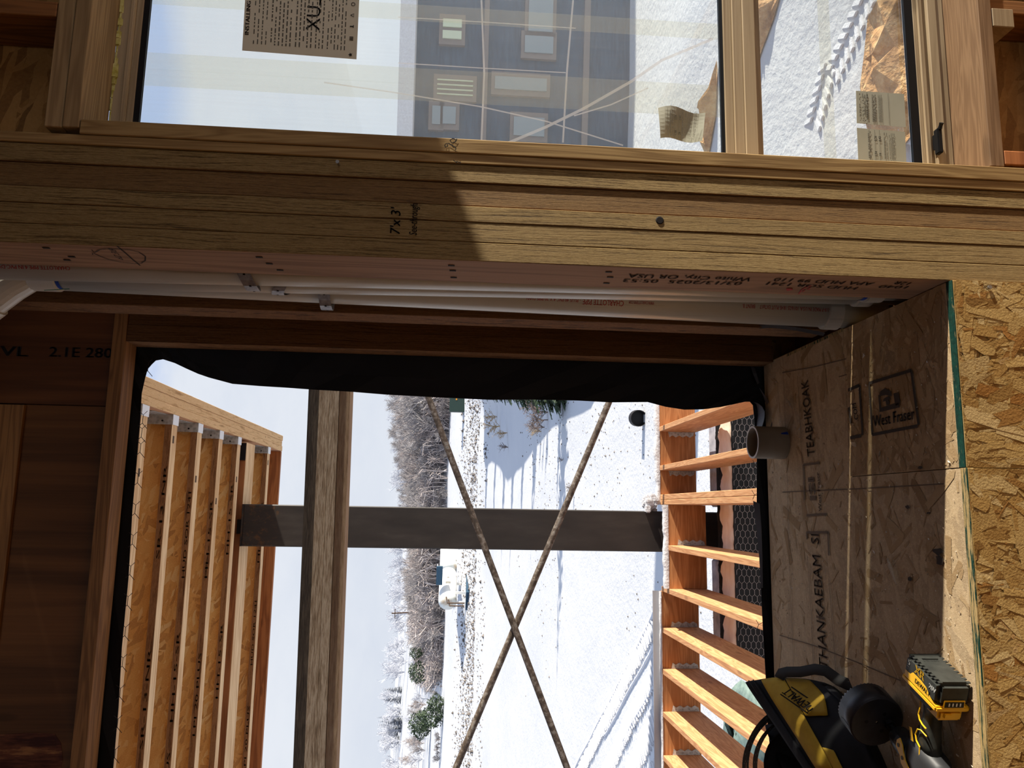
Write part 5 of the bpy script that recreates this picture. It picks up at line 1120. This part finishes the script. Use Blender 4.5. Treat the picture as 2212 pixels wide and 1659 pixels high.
for a, b, wd in (((1875, -10), (1800, 180), .30), ((1790, 150), (1758, 300), .30)):
    A, Bq = onground(*a, lo=2.2), onground(*b, lo=2.2); d = Bq-A; u = d.normalized(); s = Vector((u.y, -u.x, 0)); st = .10
    for i in range(int(d.length/st)):
        for sg in (-1, 1):
            c = A+u*(i*st)+s*sg*wd*.28; c.z = gz(c.x, c.y)+.004; obox(bm, c, s*wd*.2+u*sg*.03, u*.028, (0, 0, .012), .005)
    continue
    tube(bm, [A+s*wd*.75+Vector((0, 0, .02)), (A+Bq)/2+s*wd*.75+Vector((0, 0, .03)), Bq+s*wd*.75+Vector((0, 0, .02))], .06, 6); 
tag(tobj('tyre_tracks', bm, M['snow_cap']), 'ribbed tyre tracks in the snow just outside the window', 'tracks', kind='stuff')
# ------------------------------------------------------------------ pipe stub on the platform
c0 = aZ(1693, 957, ZP); c0.z = ZP+.0012; rS = .0595
ps = Thing('pipe_stub', 'short dusty white plastic pipe stub standing near the back of the platform', 'pipe', c0)
bm = newbm(); lathe(bm, [(rS, 0), (rS, .117), (rS-.006, .117), (rS-.006, .004), (rS, 0)], c0, (0, 0, 1), 40); st = ps.part('tube', bm, M['pvc_dusty'], smooth=False)
for p in st.data.polygons: p.use_smooth = abs(p.normal.z) < .5
bm = newbm(); lathe(bm, [(rS+.0003, .1165), (rS+.0003, .1182), (rS-.0065, .1182), (rS-.0065, .1165)], c0, (0, 0, 1), 40); ps.part('cut_rim', bm, M['pvc_rim'], label='paler cut rim')
bm = newbm(); 
for a in (.45,):
    pts = [c0+Vector((math.sin(a+t)*(rS+.0006), -math.cos(a+t)*(rS+.0006), z)) for t, z in ((0, .004), (.02, .03), (.10, .03), (.22, .004))]
    prism(bm, pts, Vector((math.sin(a), -math.cos(a), 0))*.0004)
ps.part('primer_mark', bm, M['ink_blue'], label='blue primer mark')
# ------------------------------------------------------------------ cordless drill lying on its side with a hole saw
bV = Vector((.36, .933, 0)).normalized(); hV = Vector((bV.y, -bV.x, 0)); sV = Vector((0, 0, 1))
O = Vector((-.392, 1.890, ZP+.043))                                # middle of the battery
dr = Thing('cordless_drill', 'yellow and black cordless drill lying on its side, large black hole saw fitted', 'drill', (O.x, O.y, ZP))
D = lambda b, h, s: O+bV*b+hV*h+sV*s
K = lambda n, b0, b1, h0, h1, s0, s1, m, par=None, ch=.006, **k: dr.part(n, obox(newbm(), D((b0+b1)/2, (h0+h1)/2, (s0+s1)/2), bV*(b1-b0)/2, hV*(h1-h0)/2, sV*(s1-s0)/2, ch), m, par, **k)
bat = K('battery', -.066, .074, -.020, .038, -.041, .041, M['black_plastic'], None, .010, label='black battery pack')
K('battery_base', -.068, .075, -.034, -.0195, -.0425, .0425, M['yellow_plastic'], bat, .004, label='yellow battery base')
bm = newbm()                                                      # yellow flank printed on the label side (faces up)
prism(bm, [D(.064, -.020, .0413), D(.064, -.004, .0413), D(.044, -.004, .0413), D(.034, .006, .0413), D(.0, .006, .0413), D(-.022, .002, .0413), D(-.040, -.010, .0413), D(-.064, -.018, .0413), D(-.064, -.020, .0413)], (0, 0, .0004)); dr.part('label_flank', bm, M['yellow_plastic'], bat)
bm = newbm(); nb = -bV
text(bm, 'XR', plane(D(.030, .010, .0419), nb, hV), .030, 1.0, 0, 1, .05); dr.part('lettering', bm, M['yellow_plastic'], bat, label='yellow XR lettering')
bm = newbm(); text(bm, 'DEWALT', plane(D(.022, -.012, .0421), nb, hV), .016, .95, 0, 1, .08); dr.part('lettering', bm, M['ink'], bat)
bm = newbm(); text(bm, '20V', plane(D(-.030, .008, .0419), nb, hV), .017, 1.0, 0, 1, .05); text(bm, '5', plane(D(.060, .014, .0419), nb, hV), .020, 1, 0, 1, .06); text(bm, 'Ah', plane(D(.060, .008, .0419), nb, hV), .006, 1); dr.part('lettering', bm, M['white_print'], bat, label='white 20V lettering')
bm = newbm()                                                      # ribs on the battery bottom
for i in range(9): obox(bm, D(.060-.0145*i, .0370, .034), bV*.0040, hV*.0012, sV*.005, .0005); obox(bm, D(.060-.0145*i, .0370, -.034), bV*.0040, hV*.0012, sV*.005, .0005)
obox(bm, D(.040, .0385, 0), bV*.002, hV*.002, sV*.02, .0005)
text(bm, 'DEWALT', plane(D(.036, .0388, -.018), sV, bV*-1), .010, 1.0); dr.part('ribs', bm, M['black_plastic'], bat)
bm = newbm()                                                      # charge gauge at the rear end
obox(bm, D(-.0685, -.012, 0), bV*.0015, hV*.010, sV*.026, .001); gg = dr.part('charge_gauge', bm, M['yellow_plastic'], bat); bm = newbm(); obox(bm, D(-.0702, -.012, 0), bV*.0006, hV*.007, sV*.023); dr.part('gauge_window', bm, M['gasket'], bat)
bm = newbm()
for i in range(4): obox(bm, D(-.0711, -.012, -.014+.009*i), bV*.0003, hV*.004, sV*.0016)
dr.part('gauge_lights', bm, M['white_print'], bat)
bm = newbm(); obox(bm, D(-.040, -.046, 0), bV*.024, hV*.014, sV*.030, .006); obox(bm, D(-.062, -.044, .008), bV*.006, hV*.006, sV*.010, .002); dr.part('foot', bm, M['yellow_plastic'], label='yellow foot above the battery')
bm = newbm(); obox(bm, D(.004, -.044, 0), bV*.050, hV*.012, sV*.034, .008); obox(bm, D(.020, -.036, .030), bV*.025, hV*.004, sV*.006, .002); dr.part('foot_shell', bm, M['black_plastic'])
# handle: tapered tube of rounded sections
def loft(sections, m, name, par=None, n=16, **k):
    bm = newbm(); rings = []
    for (b, h, rb_, rs_) in sections:
        rings.append([bm.verts.new(D(b, h, 0)+bV*rb_*math.copysign(abs(math.cos(t))**.7, math.cos(t))+sV*rs_*math.copysign(abs(math.sin(t))**.7, math.sin(t))) for t in [2*math.pi*i/n for i in range(n)]])
    for a, b in zip(rings, rings[1:]):
        for i in range(n): bm.faces.new((a[i], a[(i+1) % n], b[(i+1) % n], b[i]))
    bm.faces.new(rings[0][::-1]); bm.faces.new(rings[-1]); return dr.part(name, bm, m, par, smooth=True, **k)
hd_ = loft([(-.012, -.048, .034, .030), (-.006, -.060, .026, .022), (-.004, -.085, .021, .018), (-.006, -.115, .023, .019), (-.010, -.150, .027, .021), (-.012, -.178, .036, .024)], M['black_plastic'], 'handle')
bm = newbm()                                                      # thin yellow piping on the grip
for pts in ([(.013, -.058), (.010, -.072), (.012, -.092), (.004, -.102), (-.010, -.106), (-.026, -.106)], [(-.030, -.124), (-.006, -.124), (.006, -.130), (.010, -.146), (.002, -.158), (-.014, -.164), (-.020, -.186)]): tube(bm, [D(b, h, .0245+.002*k/5) for k, (b, h) in enumerate(pts)], .0018, 5)
dr.part('piping', bm, M['yellow_plastic'], hd_)
loft([(-.022, -.170, .058, .026), (-.020, -.190, .074, .030), (-.020, -.215, .078, .034), (-.020, -.245, .074, .032), (-.020, -.265, .058, .022)], M['grey_plastic'], 'motor_housing')
bm = newbm(); prism(bm, [D(b, h-.02, .0345) for b, h in ((.050, -.166), (.060, -.178), (.060, -.196), (.040, -.206), (.030, -.222), (-.004, -.232), (-.020, -.226), (-.004, -.214), (.016, -.204), (.028, -.190), (.036, -.176))], (0, 0, .0025)); yp = dr.part('yellow_panel', bm, M['yellow_plastic'], label='yellow body panel')
bm = newbm(); 
for b, h in ((.050, -.186), (.028, -.206)): lathe(bm, [(.0005, .001), (.005, .001)], D(b, h-.02, .0371), sV, 10)
dr.part('screw_recess', bm, M['gasket'], yp)
bm = newbm(); prism(bm, [D(b, h, .0300) for b, h in ((.022, -.136), (.030, -.140), (.016, -.166), (.006, -.164))], (0, 0, .002)); np_ = dr.part('name_strip', bm, M['yellow_plastic']); bm = newbm()
q = D(.013, -.163, .0325); e = (D(.026, -.140, .0325)-q).normalized(); text(bm, 'DEWALT', plane(q, e, Vector((-e.y, e.x, 0))), .0075, .9, 0, 1, .05); dr.part('lettering', bm, M['ink'], np_)
K('trigger', .020, .034, -.166, -.134, -.009, .009, M['black_plastic'], None, .004)
ca = D(.062, -.222, 0); bm = newbm(); lathe(bm, [(.001, -.02), (.030, -.02), (.032, .0), (.031, .02), (.027, .045), (.023, .052), (.013, .056), (.001, .056)], ca, bV, 24); ck = dr.part('chuck', bm, M['dark_metal'], smooth=False)
bm = newbm(); tube(bm, [ca+bV*.054, ca+bV*.085], .0065, 10); lathe(bm, [(.001, .083), (.014, .083), (.014, .094), (.010, .1), (.001, .1)], ca, bV, 6); ar = dr.part('arbor', bm, M['dark_metal'])
bm = newbm(); rw = .073; h0 = .100; dp = .066
lathe(bm, [(.004, h0), (rw-.004, h0), (rw, h0+.004), (rw, h0+dp), (rw-.0025, h0+dp), (rw-.0025, h0+.005), (.004, h0+.005)], ca+Vector((0, 0, .030)), bV, 48)
for v in bm.verts: pass
hs_ = dr.part('hole_saw', bm, M['saw_steel'], label='large black hole saw cup'); cw = ca+Vector((0, 0, .030)); u_, v_ = frame(bV)
for p in hs_.data.polygons: p.use_smooth = abs(p.normal.dot(bV)) < .3
bm = newbm()
for i in range(44):
    t = 2*math.pi*i/44; c = cw+bV*(h0+dp)+(u_*math.cos(t)+v_*math.sin(t))*(rw-.0012); e = (-u_*math.sin(t)+v_*math.cos(t))
    bm.faces.new([bm.verts.new(c-e*.004), bm.verts.new(c+e*.004), bm.verts.new(c+e*.002+bV*.0055)])
solid(bm, .0015); dr.part('saw_teeth', bm, M['nail'], hs_)
bm = newbm()
for t in (0.2, 2.3, 4.4):
    pts = [cw+bV*(h0+.012+.04*k)+(u_*math.cos(t+w_)+v_*math.sin(t+w_))*(rw+.0006) for k, w_ in ((0, -.10), (.5, -.07), (1, -.12), (1, .06), (.5, .12), (0, .08))]
    bm.faces.new([bm.verts.new(p) for p in pts])
for t, rr2 in ((.6, .030), (2.6, .030), (4.8, .030)): lathe(bm, [(.0004, -.0006), (.0055, -.0006)], cw+bV*h0+(u_*math.cos(t)+v_*math.sin(t))*rr2, bV, 10)
dr.part('slots', bm, M['gasket'], hs_)
# ------------------------------------------------------------------ tool bag, open end towards the back left
bg_ = Thing('tool_bag', 'open black and yellow canvas tool bag on left end of the platform', 'bag', (-.85, 2.45, ZP))
def surf(rows_, m, name, par=None, th=.004, sub=True, **k):
    bm = newbm(); g = [[bm.verts.new((p[0], p[1], max(p[2], ZP+.006))) for p in r_] for r_ in rows_]
    for a, b in zip(g, g[1:]):
        for i in range(len(a)-1): bm.faces.new((a[i], a[i+1], b[i+1], b[i]))
    if sub: bmesh.ops.subdivide_edges(bm, edges=bm.edges[:], cuts=2, use_grid_fill=True); bmesh.ops.smooth_vert(bm, verts=bm.verts, factor=.5, use_axis_x=True, use_axis_y=True, use_axis_z=True)
    bmesh.ops.recalc_face_normals(bm, faces=bm.faces); solid(bm, th); return bg_.part(name, bm, m, par, smooth=True, **k)
# the flank we see: rim edge along the back-left, belly bulging towards the room, bottom on the platform
rim = [aY(1608, 1472, 2.72), aY(1636, 1512, 2.66), aY(1672, 1562, 2.58), aY(1705, 1612, 2.50), aY(1745, 1670, 2.42), aY(1800, 1760, 2.34)]
r1 = [aY(1668, 1462, 2.64), aY(1690, 1505, 2.55), aY(1718, 1552, 2.47), aY(1752, 1606, 2.39), aY(1785, 1665, 2.32), aY(1835, 1750, 2.25)]
r2 = [aY(1742, 1466, 2.55), aY(1768, 1500, 2.46), aY(1785, 1548, 2.38), aY(1810, 1605, 2.30), aY(1838, 1665, 2.24), aY(1880, 1750, 2.18)]
r3 = [aY(1800, 1480, 2.47), aY(1830, 1510, 2.37), aY(1845, 1560, 2.30), aY(1870, 1612, 2.22), aY(1893, 1668, 2.17), aY(1925, 1750, 2.12)]
def dn(p, z, k): return Vector((p.x*k, p.y*k, z))
r4 = [Vector((p.x+.0, p.y-.01, max(ZP+.06, p.z-.07))) for p in r3]; r5 = [Vector((p.x-.01, p.y+.03, ZP+.004)) for p in r3]
body = surf([rim, r1, r2, r3, r4, r5], M['cordura'], 'body')
lp = lambda a, b, t: Vector(a).lerp(Vector(b), t)
off = lambda p: p+(CAM-p).normalized()*.010
yel = [[off(lp(rim[i], r1[i], .55)) for i in range(5)], [off(r1[i]) for i in range(5)], [off(lp(r1[i], r2[i], .35)) for i in range(5)]]
surf(yel, M['yellow_canvas'], 'yellow_panel', body, .002, label='yellow canvas band')
y2 = [[off(lp(r1[i], r2[i], .33)) for i in (0, 1, 2)], [off(lp(r1[i], r2[i], .8)) for i in (0, 1, 2)], [off(lp(r2[i], r3[i], t)) for i, t in ((0, .12), (1, .25), (2, .1))]]
surf(y2, M['yellow_canvas'], 'yellow_panel', body, .002, label='yellow upper corner panel')
y3 = [[off(lp(lp(r1[i], r1[i+1], f), lp(r2[i], r2[i+1], f), .33)) for i, f in ((3, .1), (3, .6), (4, .0))], [off(lp(lp(r1[i], r1[i+1], f), lp(r2[i], r2[i+1], f), .75)) for i, f in ((3, .25), (3, .6), (4, .0))]]
surf(y3, M['yellow_canvas'], 'yellow_panel', body, .002, label='yellow lower tab')
zt_ = [[off(p)+Vector((0, 0, 0)) for p in rim], [off(lp(a, b, .42)) for a, b in zip(rim, r1)]]; surf(zt_, M['cordura'], 'zip_tape', body, .006)
bm = newbm()
for s in range(2):
    pts = [off(lp(a, b, .16+.16*s))+(CAM-a).normalized()*.006 for a, b in zip(rim, r1)]; tube(bm, pts, .0024, 6)
bg_.part('zip', bm, M['web'], body)
# lettering on the yellow panel
bm = newbm(); tq = off(aY(1697, 1480, 2.55)); pA, pB = aY(1764, 1528, 2.452), aY(1704, 1487, 2.552); pA, pB = off(pA)+(CAM-pA).normalized()*.020, off(pB)+(CAM-pB).normalized()*.020
ux = (pB-pA).normalized(); pU = aY(1752, 1541, 2.44); uu = ((off(pU)+(CAM-pU).normalized()*.020)-pA); uu = uu-ux*uu.dot(ux); uu = -uu.normalized()
nn = ux.cross(uu); uu = uu if nn.dot(CAM-pA) > 0 else -uu
fit_text(bm, 'DEWALT', pA, pB, uu, .030, bold=.07)
for k in (-.010, .036): ribbon(bm, [pA+uu*k, pB+uu*k], (CAM-pA).normalized(), .004)
bg_.part('lettering', bm, M['ink'], body)
bm = newbm(); hpts = [aY(1684, 1466, 2.60), aY(1688, 1455, 2.60), aY(1700, 1452, 2.58), aY(1730, 1452, 2.54), aY(1760, 1446, 2.50), aY(1785, 1450, 2.46), aY(1812, 1470, 2.43), aY(1852, 1488, 2.38)]
ribbon(bm, hpts, Vector((.5, -.6, .6)), .034); solid(bm, .004); bg_.part('carry_handle', bm, M['web'], smooth=True)
cc = aY(1742, 1664, 2.66); vd = (CAM-cc).normalized(); bm = newbm(); lathe(bm, [(.001, -.06), (.09, -.055), (.125, -.04), (.135, -.02)], cc, vd, 32)
for v in bm.verts: v.co.z = max(v.co.z, ZP+.012)
bm.normal_update(); solid(bm, .003); bg_.part('lining', bm, M['cordura'], label='dark inside of the bag')
bk = [p+Vector((-.17, .13, 0)) for p in rim]; surf([[Vector((p.x, p.y, ZP+.004)) for p in bk], [Vector((p.x, p.y, ZP+.10)) for p in bk]], M['cordura'], 'back_side', None, .005)
# coil of black perforated strap lying in the bag mouth
vd = (CAM-cc).normalized(); u_ = Vector((vd.y, -vd.x, 0)).normalized(); v_ = u_.cross(vd); tc_ = (vd+u_*-.25+v_*.25).normalized(); u_, v_ = frame(tc_)
cl = Thing('strap_coil', 'coil of black perforated metal strap sticking out of the tool bag', 'strap', cc)
for k, (rad, of) in enumerate(((.212, 0), (.196, .02), (.178, -.02), (.160, .015), (.188, .045))):
    bm = newbm(); n = 64; pr = None; cco = cc+tc_*of+u_*.008*math.sin(k*2)+v_*.008*math.cos(k*3)
    for i in range(n+1):
        t = 2*math.pi*i/n; e = u_*math.cos(t)+v_*math.sin(t); ps_ = [cco+e*rad-tc_*.011, cco+e*rad+tc_*.011]; q = [bm.verts.new((p.x, p.y, max(p.z, ZP+.012))) for p in ps_]
        if pr: bm.faces.new((pr[0], pr[1], q[1], q[0]))
        pr = q
    solid(bm, .0012); lo = cl.part('loop', bm, M['coil_steel'], smooth=False)
    bm = newbm()
    for i in range(40):
        t = 2*math.pi*i/40; e = u_*math.cos(t)+v_*math.sin(t); f = (-u_*math.sin(t)+v_*math.cos(t))
        if (cco+e*rad).z < ZP+.02: continue
        for sg in (1, -1): obox(bm, cco+e*(rad+.0009*sg), f*.0025, e*.0004, tc_*.0025)
    cl.part('punched_holes', bm, M['nail'], lo)
# print and marks that lie far apart become parts of their own
SPLIT = ('stamp', 'staple_slots', 'dark_stain', 'chalk_lines', 'red_mark', 'mill_print', 'nail_heads', 'gasket', 'pictogram', 'film_crease', 'pencilled_number', 'punched_holes', 'marker_line', 'slots', 'ribs', 'piping', 'coupling', 'hanger_side', 'lettering', 'emblem', 'circled_note', 'handwriting', 'number_plate', 'screw_recess', 'joist_hanger')
def apart(o):
    me = o.data; nv = len(me.vertices); par = list(range(nv))
    def f(i):
        while par[i] != i: par[i] = par[par[i]]; i = par[i]
        return i
    for e in me.edges:
        a, b = f(e.vertices[0]), f(e.vertices[1])
        if a != b: par[a] = b
    isl = {}
    for i in range(nv): isl.setdefault(f(i), []).append(i)
    ks = list(isl); bx = []
    for k in ks:
        c = [me.vertices[i].co for i in isl[k]]; lo = [min(p[j] for p in c) for j in range(3)]; hi = [max(p[j] for p in c) for j in range(3)]; bx.append((lo, hi, max(h-l for h, l in zip(hi, lo))))
    gp = list(range(len(ks)))
    def g(i):
        while gp[i] != i: gp[i] = gp[gp[i]]; i = gp[i]
        return i
    for i in range(len(ks)):
        for j in range(i):
            if g(i) != g(j) and math.sqrt(sum(max(0, bx[i][0][q]-bx[j][1][q], bx[j][0][q]-bx[i][1][q])**2 for q in range(3))) <= max(.02, .5*max(bx[i][2], bx[j][2])): gp[g(i)] = g(j)
    groups = {}
    for i, k in enumerate(ks): groups.setdefault(g(i), set()).update(isl[k])
    if len(groups) < 2: return
    nm = o.name.split('.')[0]; old = o.data
    for n, vs in enumerate(groups.values()):
        ix = {v: q for q, v in enumerate(sorted(vs))}; m2 = bpy.data.meshes.new(nm); m2.from_pydata([old.vertices[v].co[:] for v in sorted(vs)], [], [[ix[v] for v in p.vertices] for p in old.polygons if p.vertices[0] in ix])
        for m_ in old.materials: m2.materials.append(m_)
        if n == 0: o.data = m2
        else: c = o.copy(); c.data = m2; c.parent = o.parent; COL.objects.link(c)
for o in [o for o in COL.objects if o.type == 'MESH' and o.parent and o.get('kind') != 'stuff' and len(o.data.vertices) < 9000 and o.name.split('.')[0] in SPLIT]: apart(o)
# drop the unused helper data
for c in list(bpy.data.curves): 
    if c.users == 0: bpy.data.curves.remove(c)
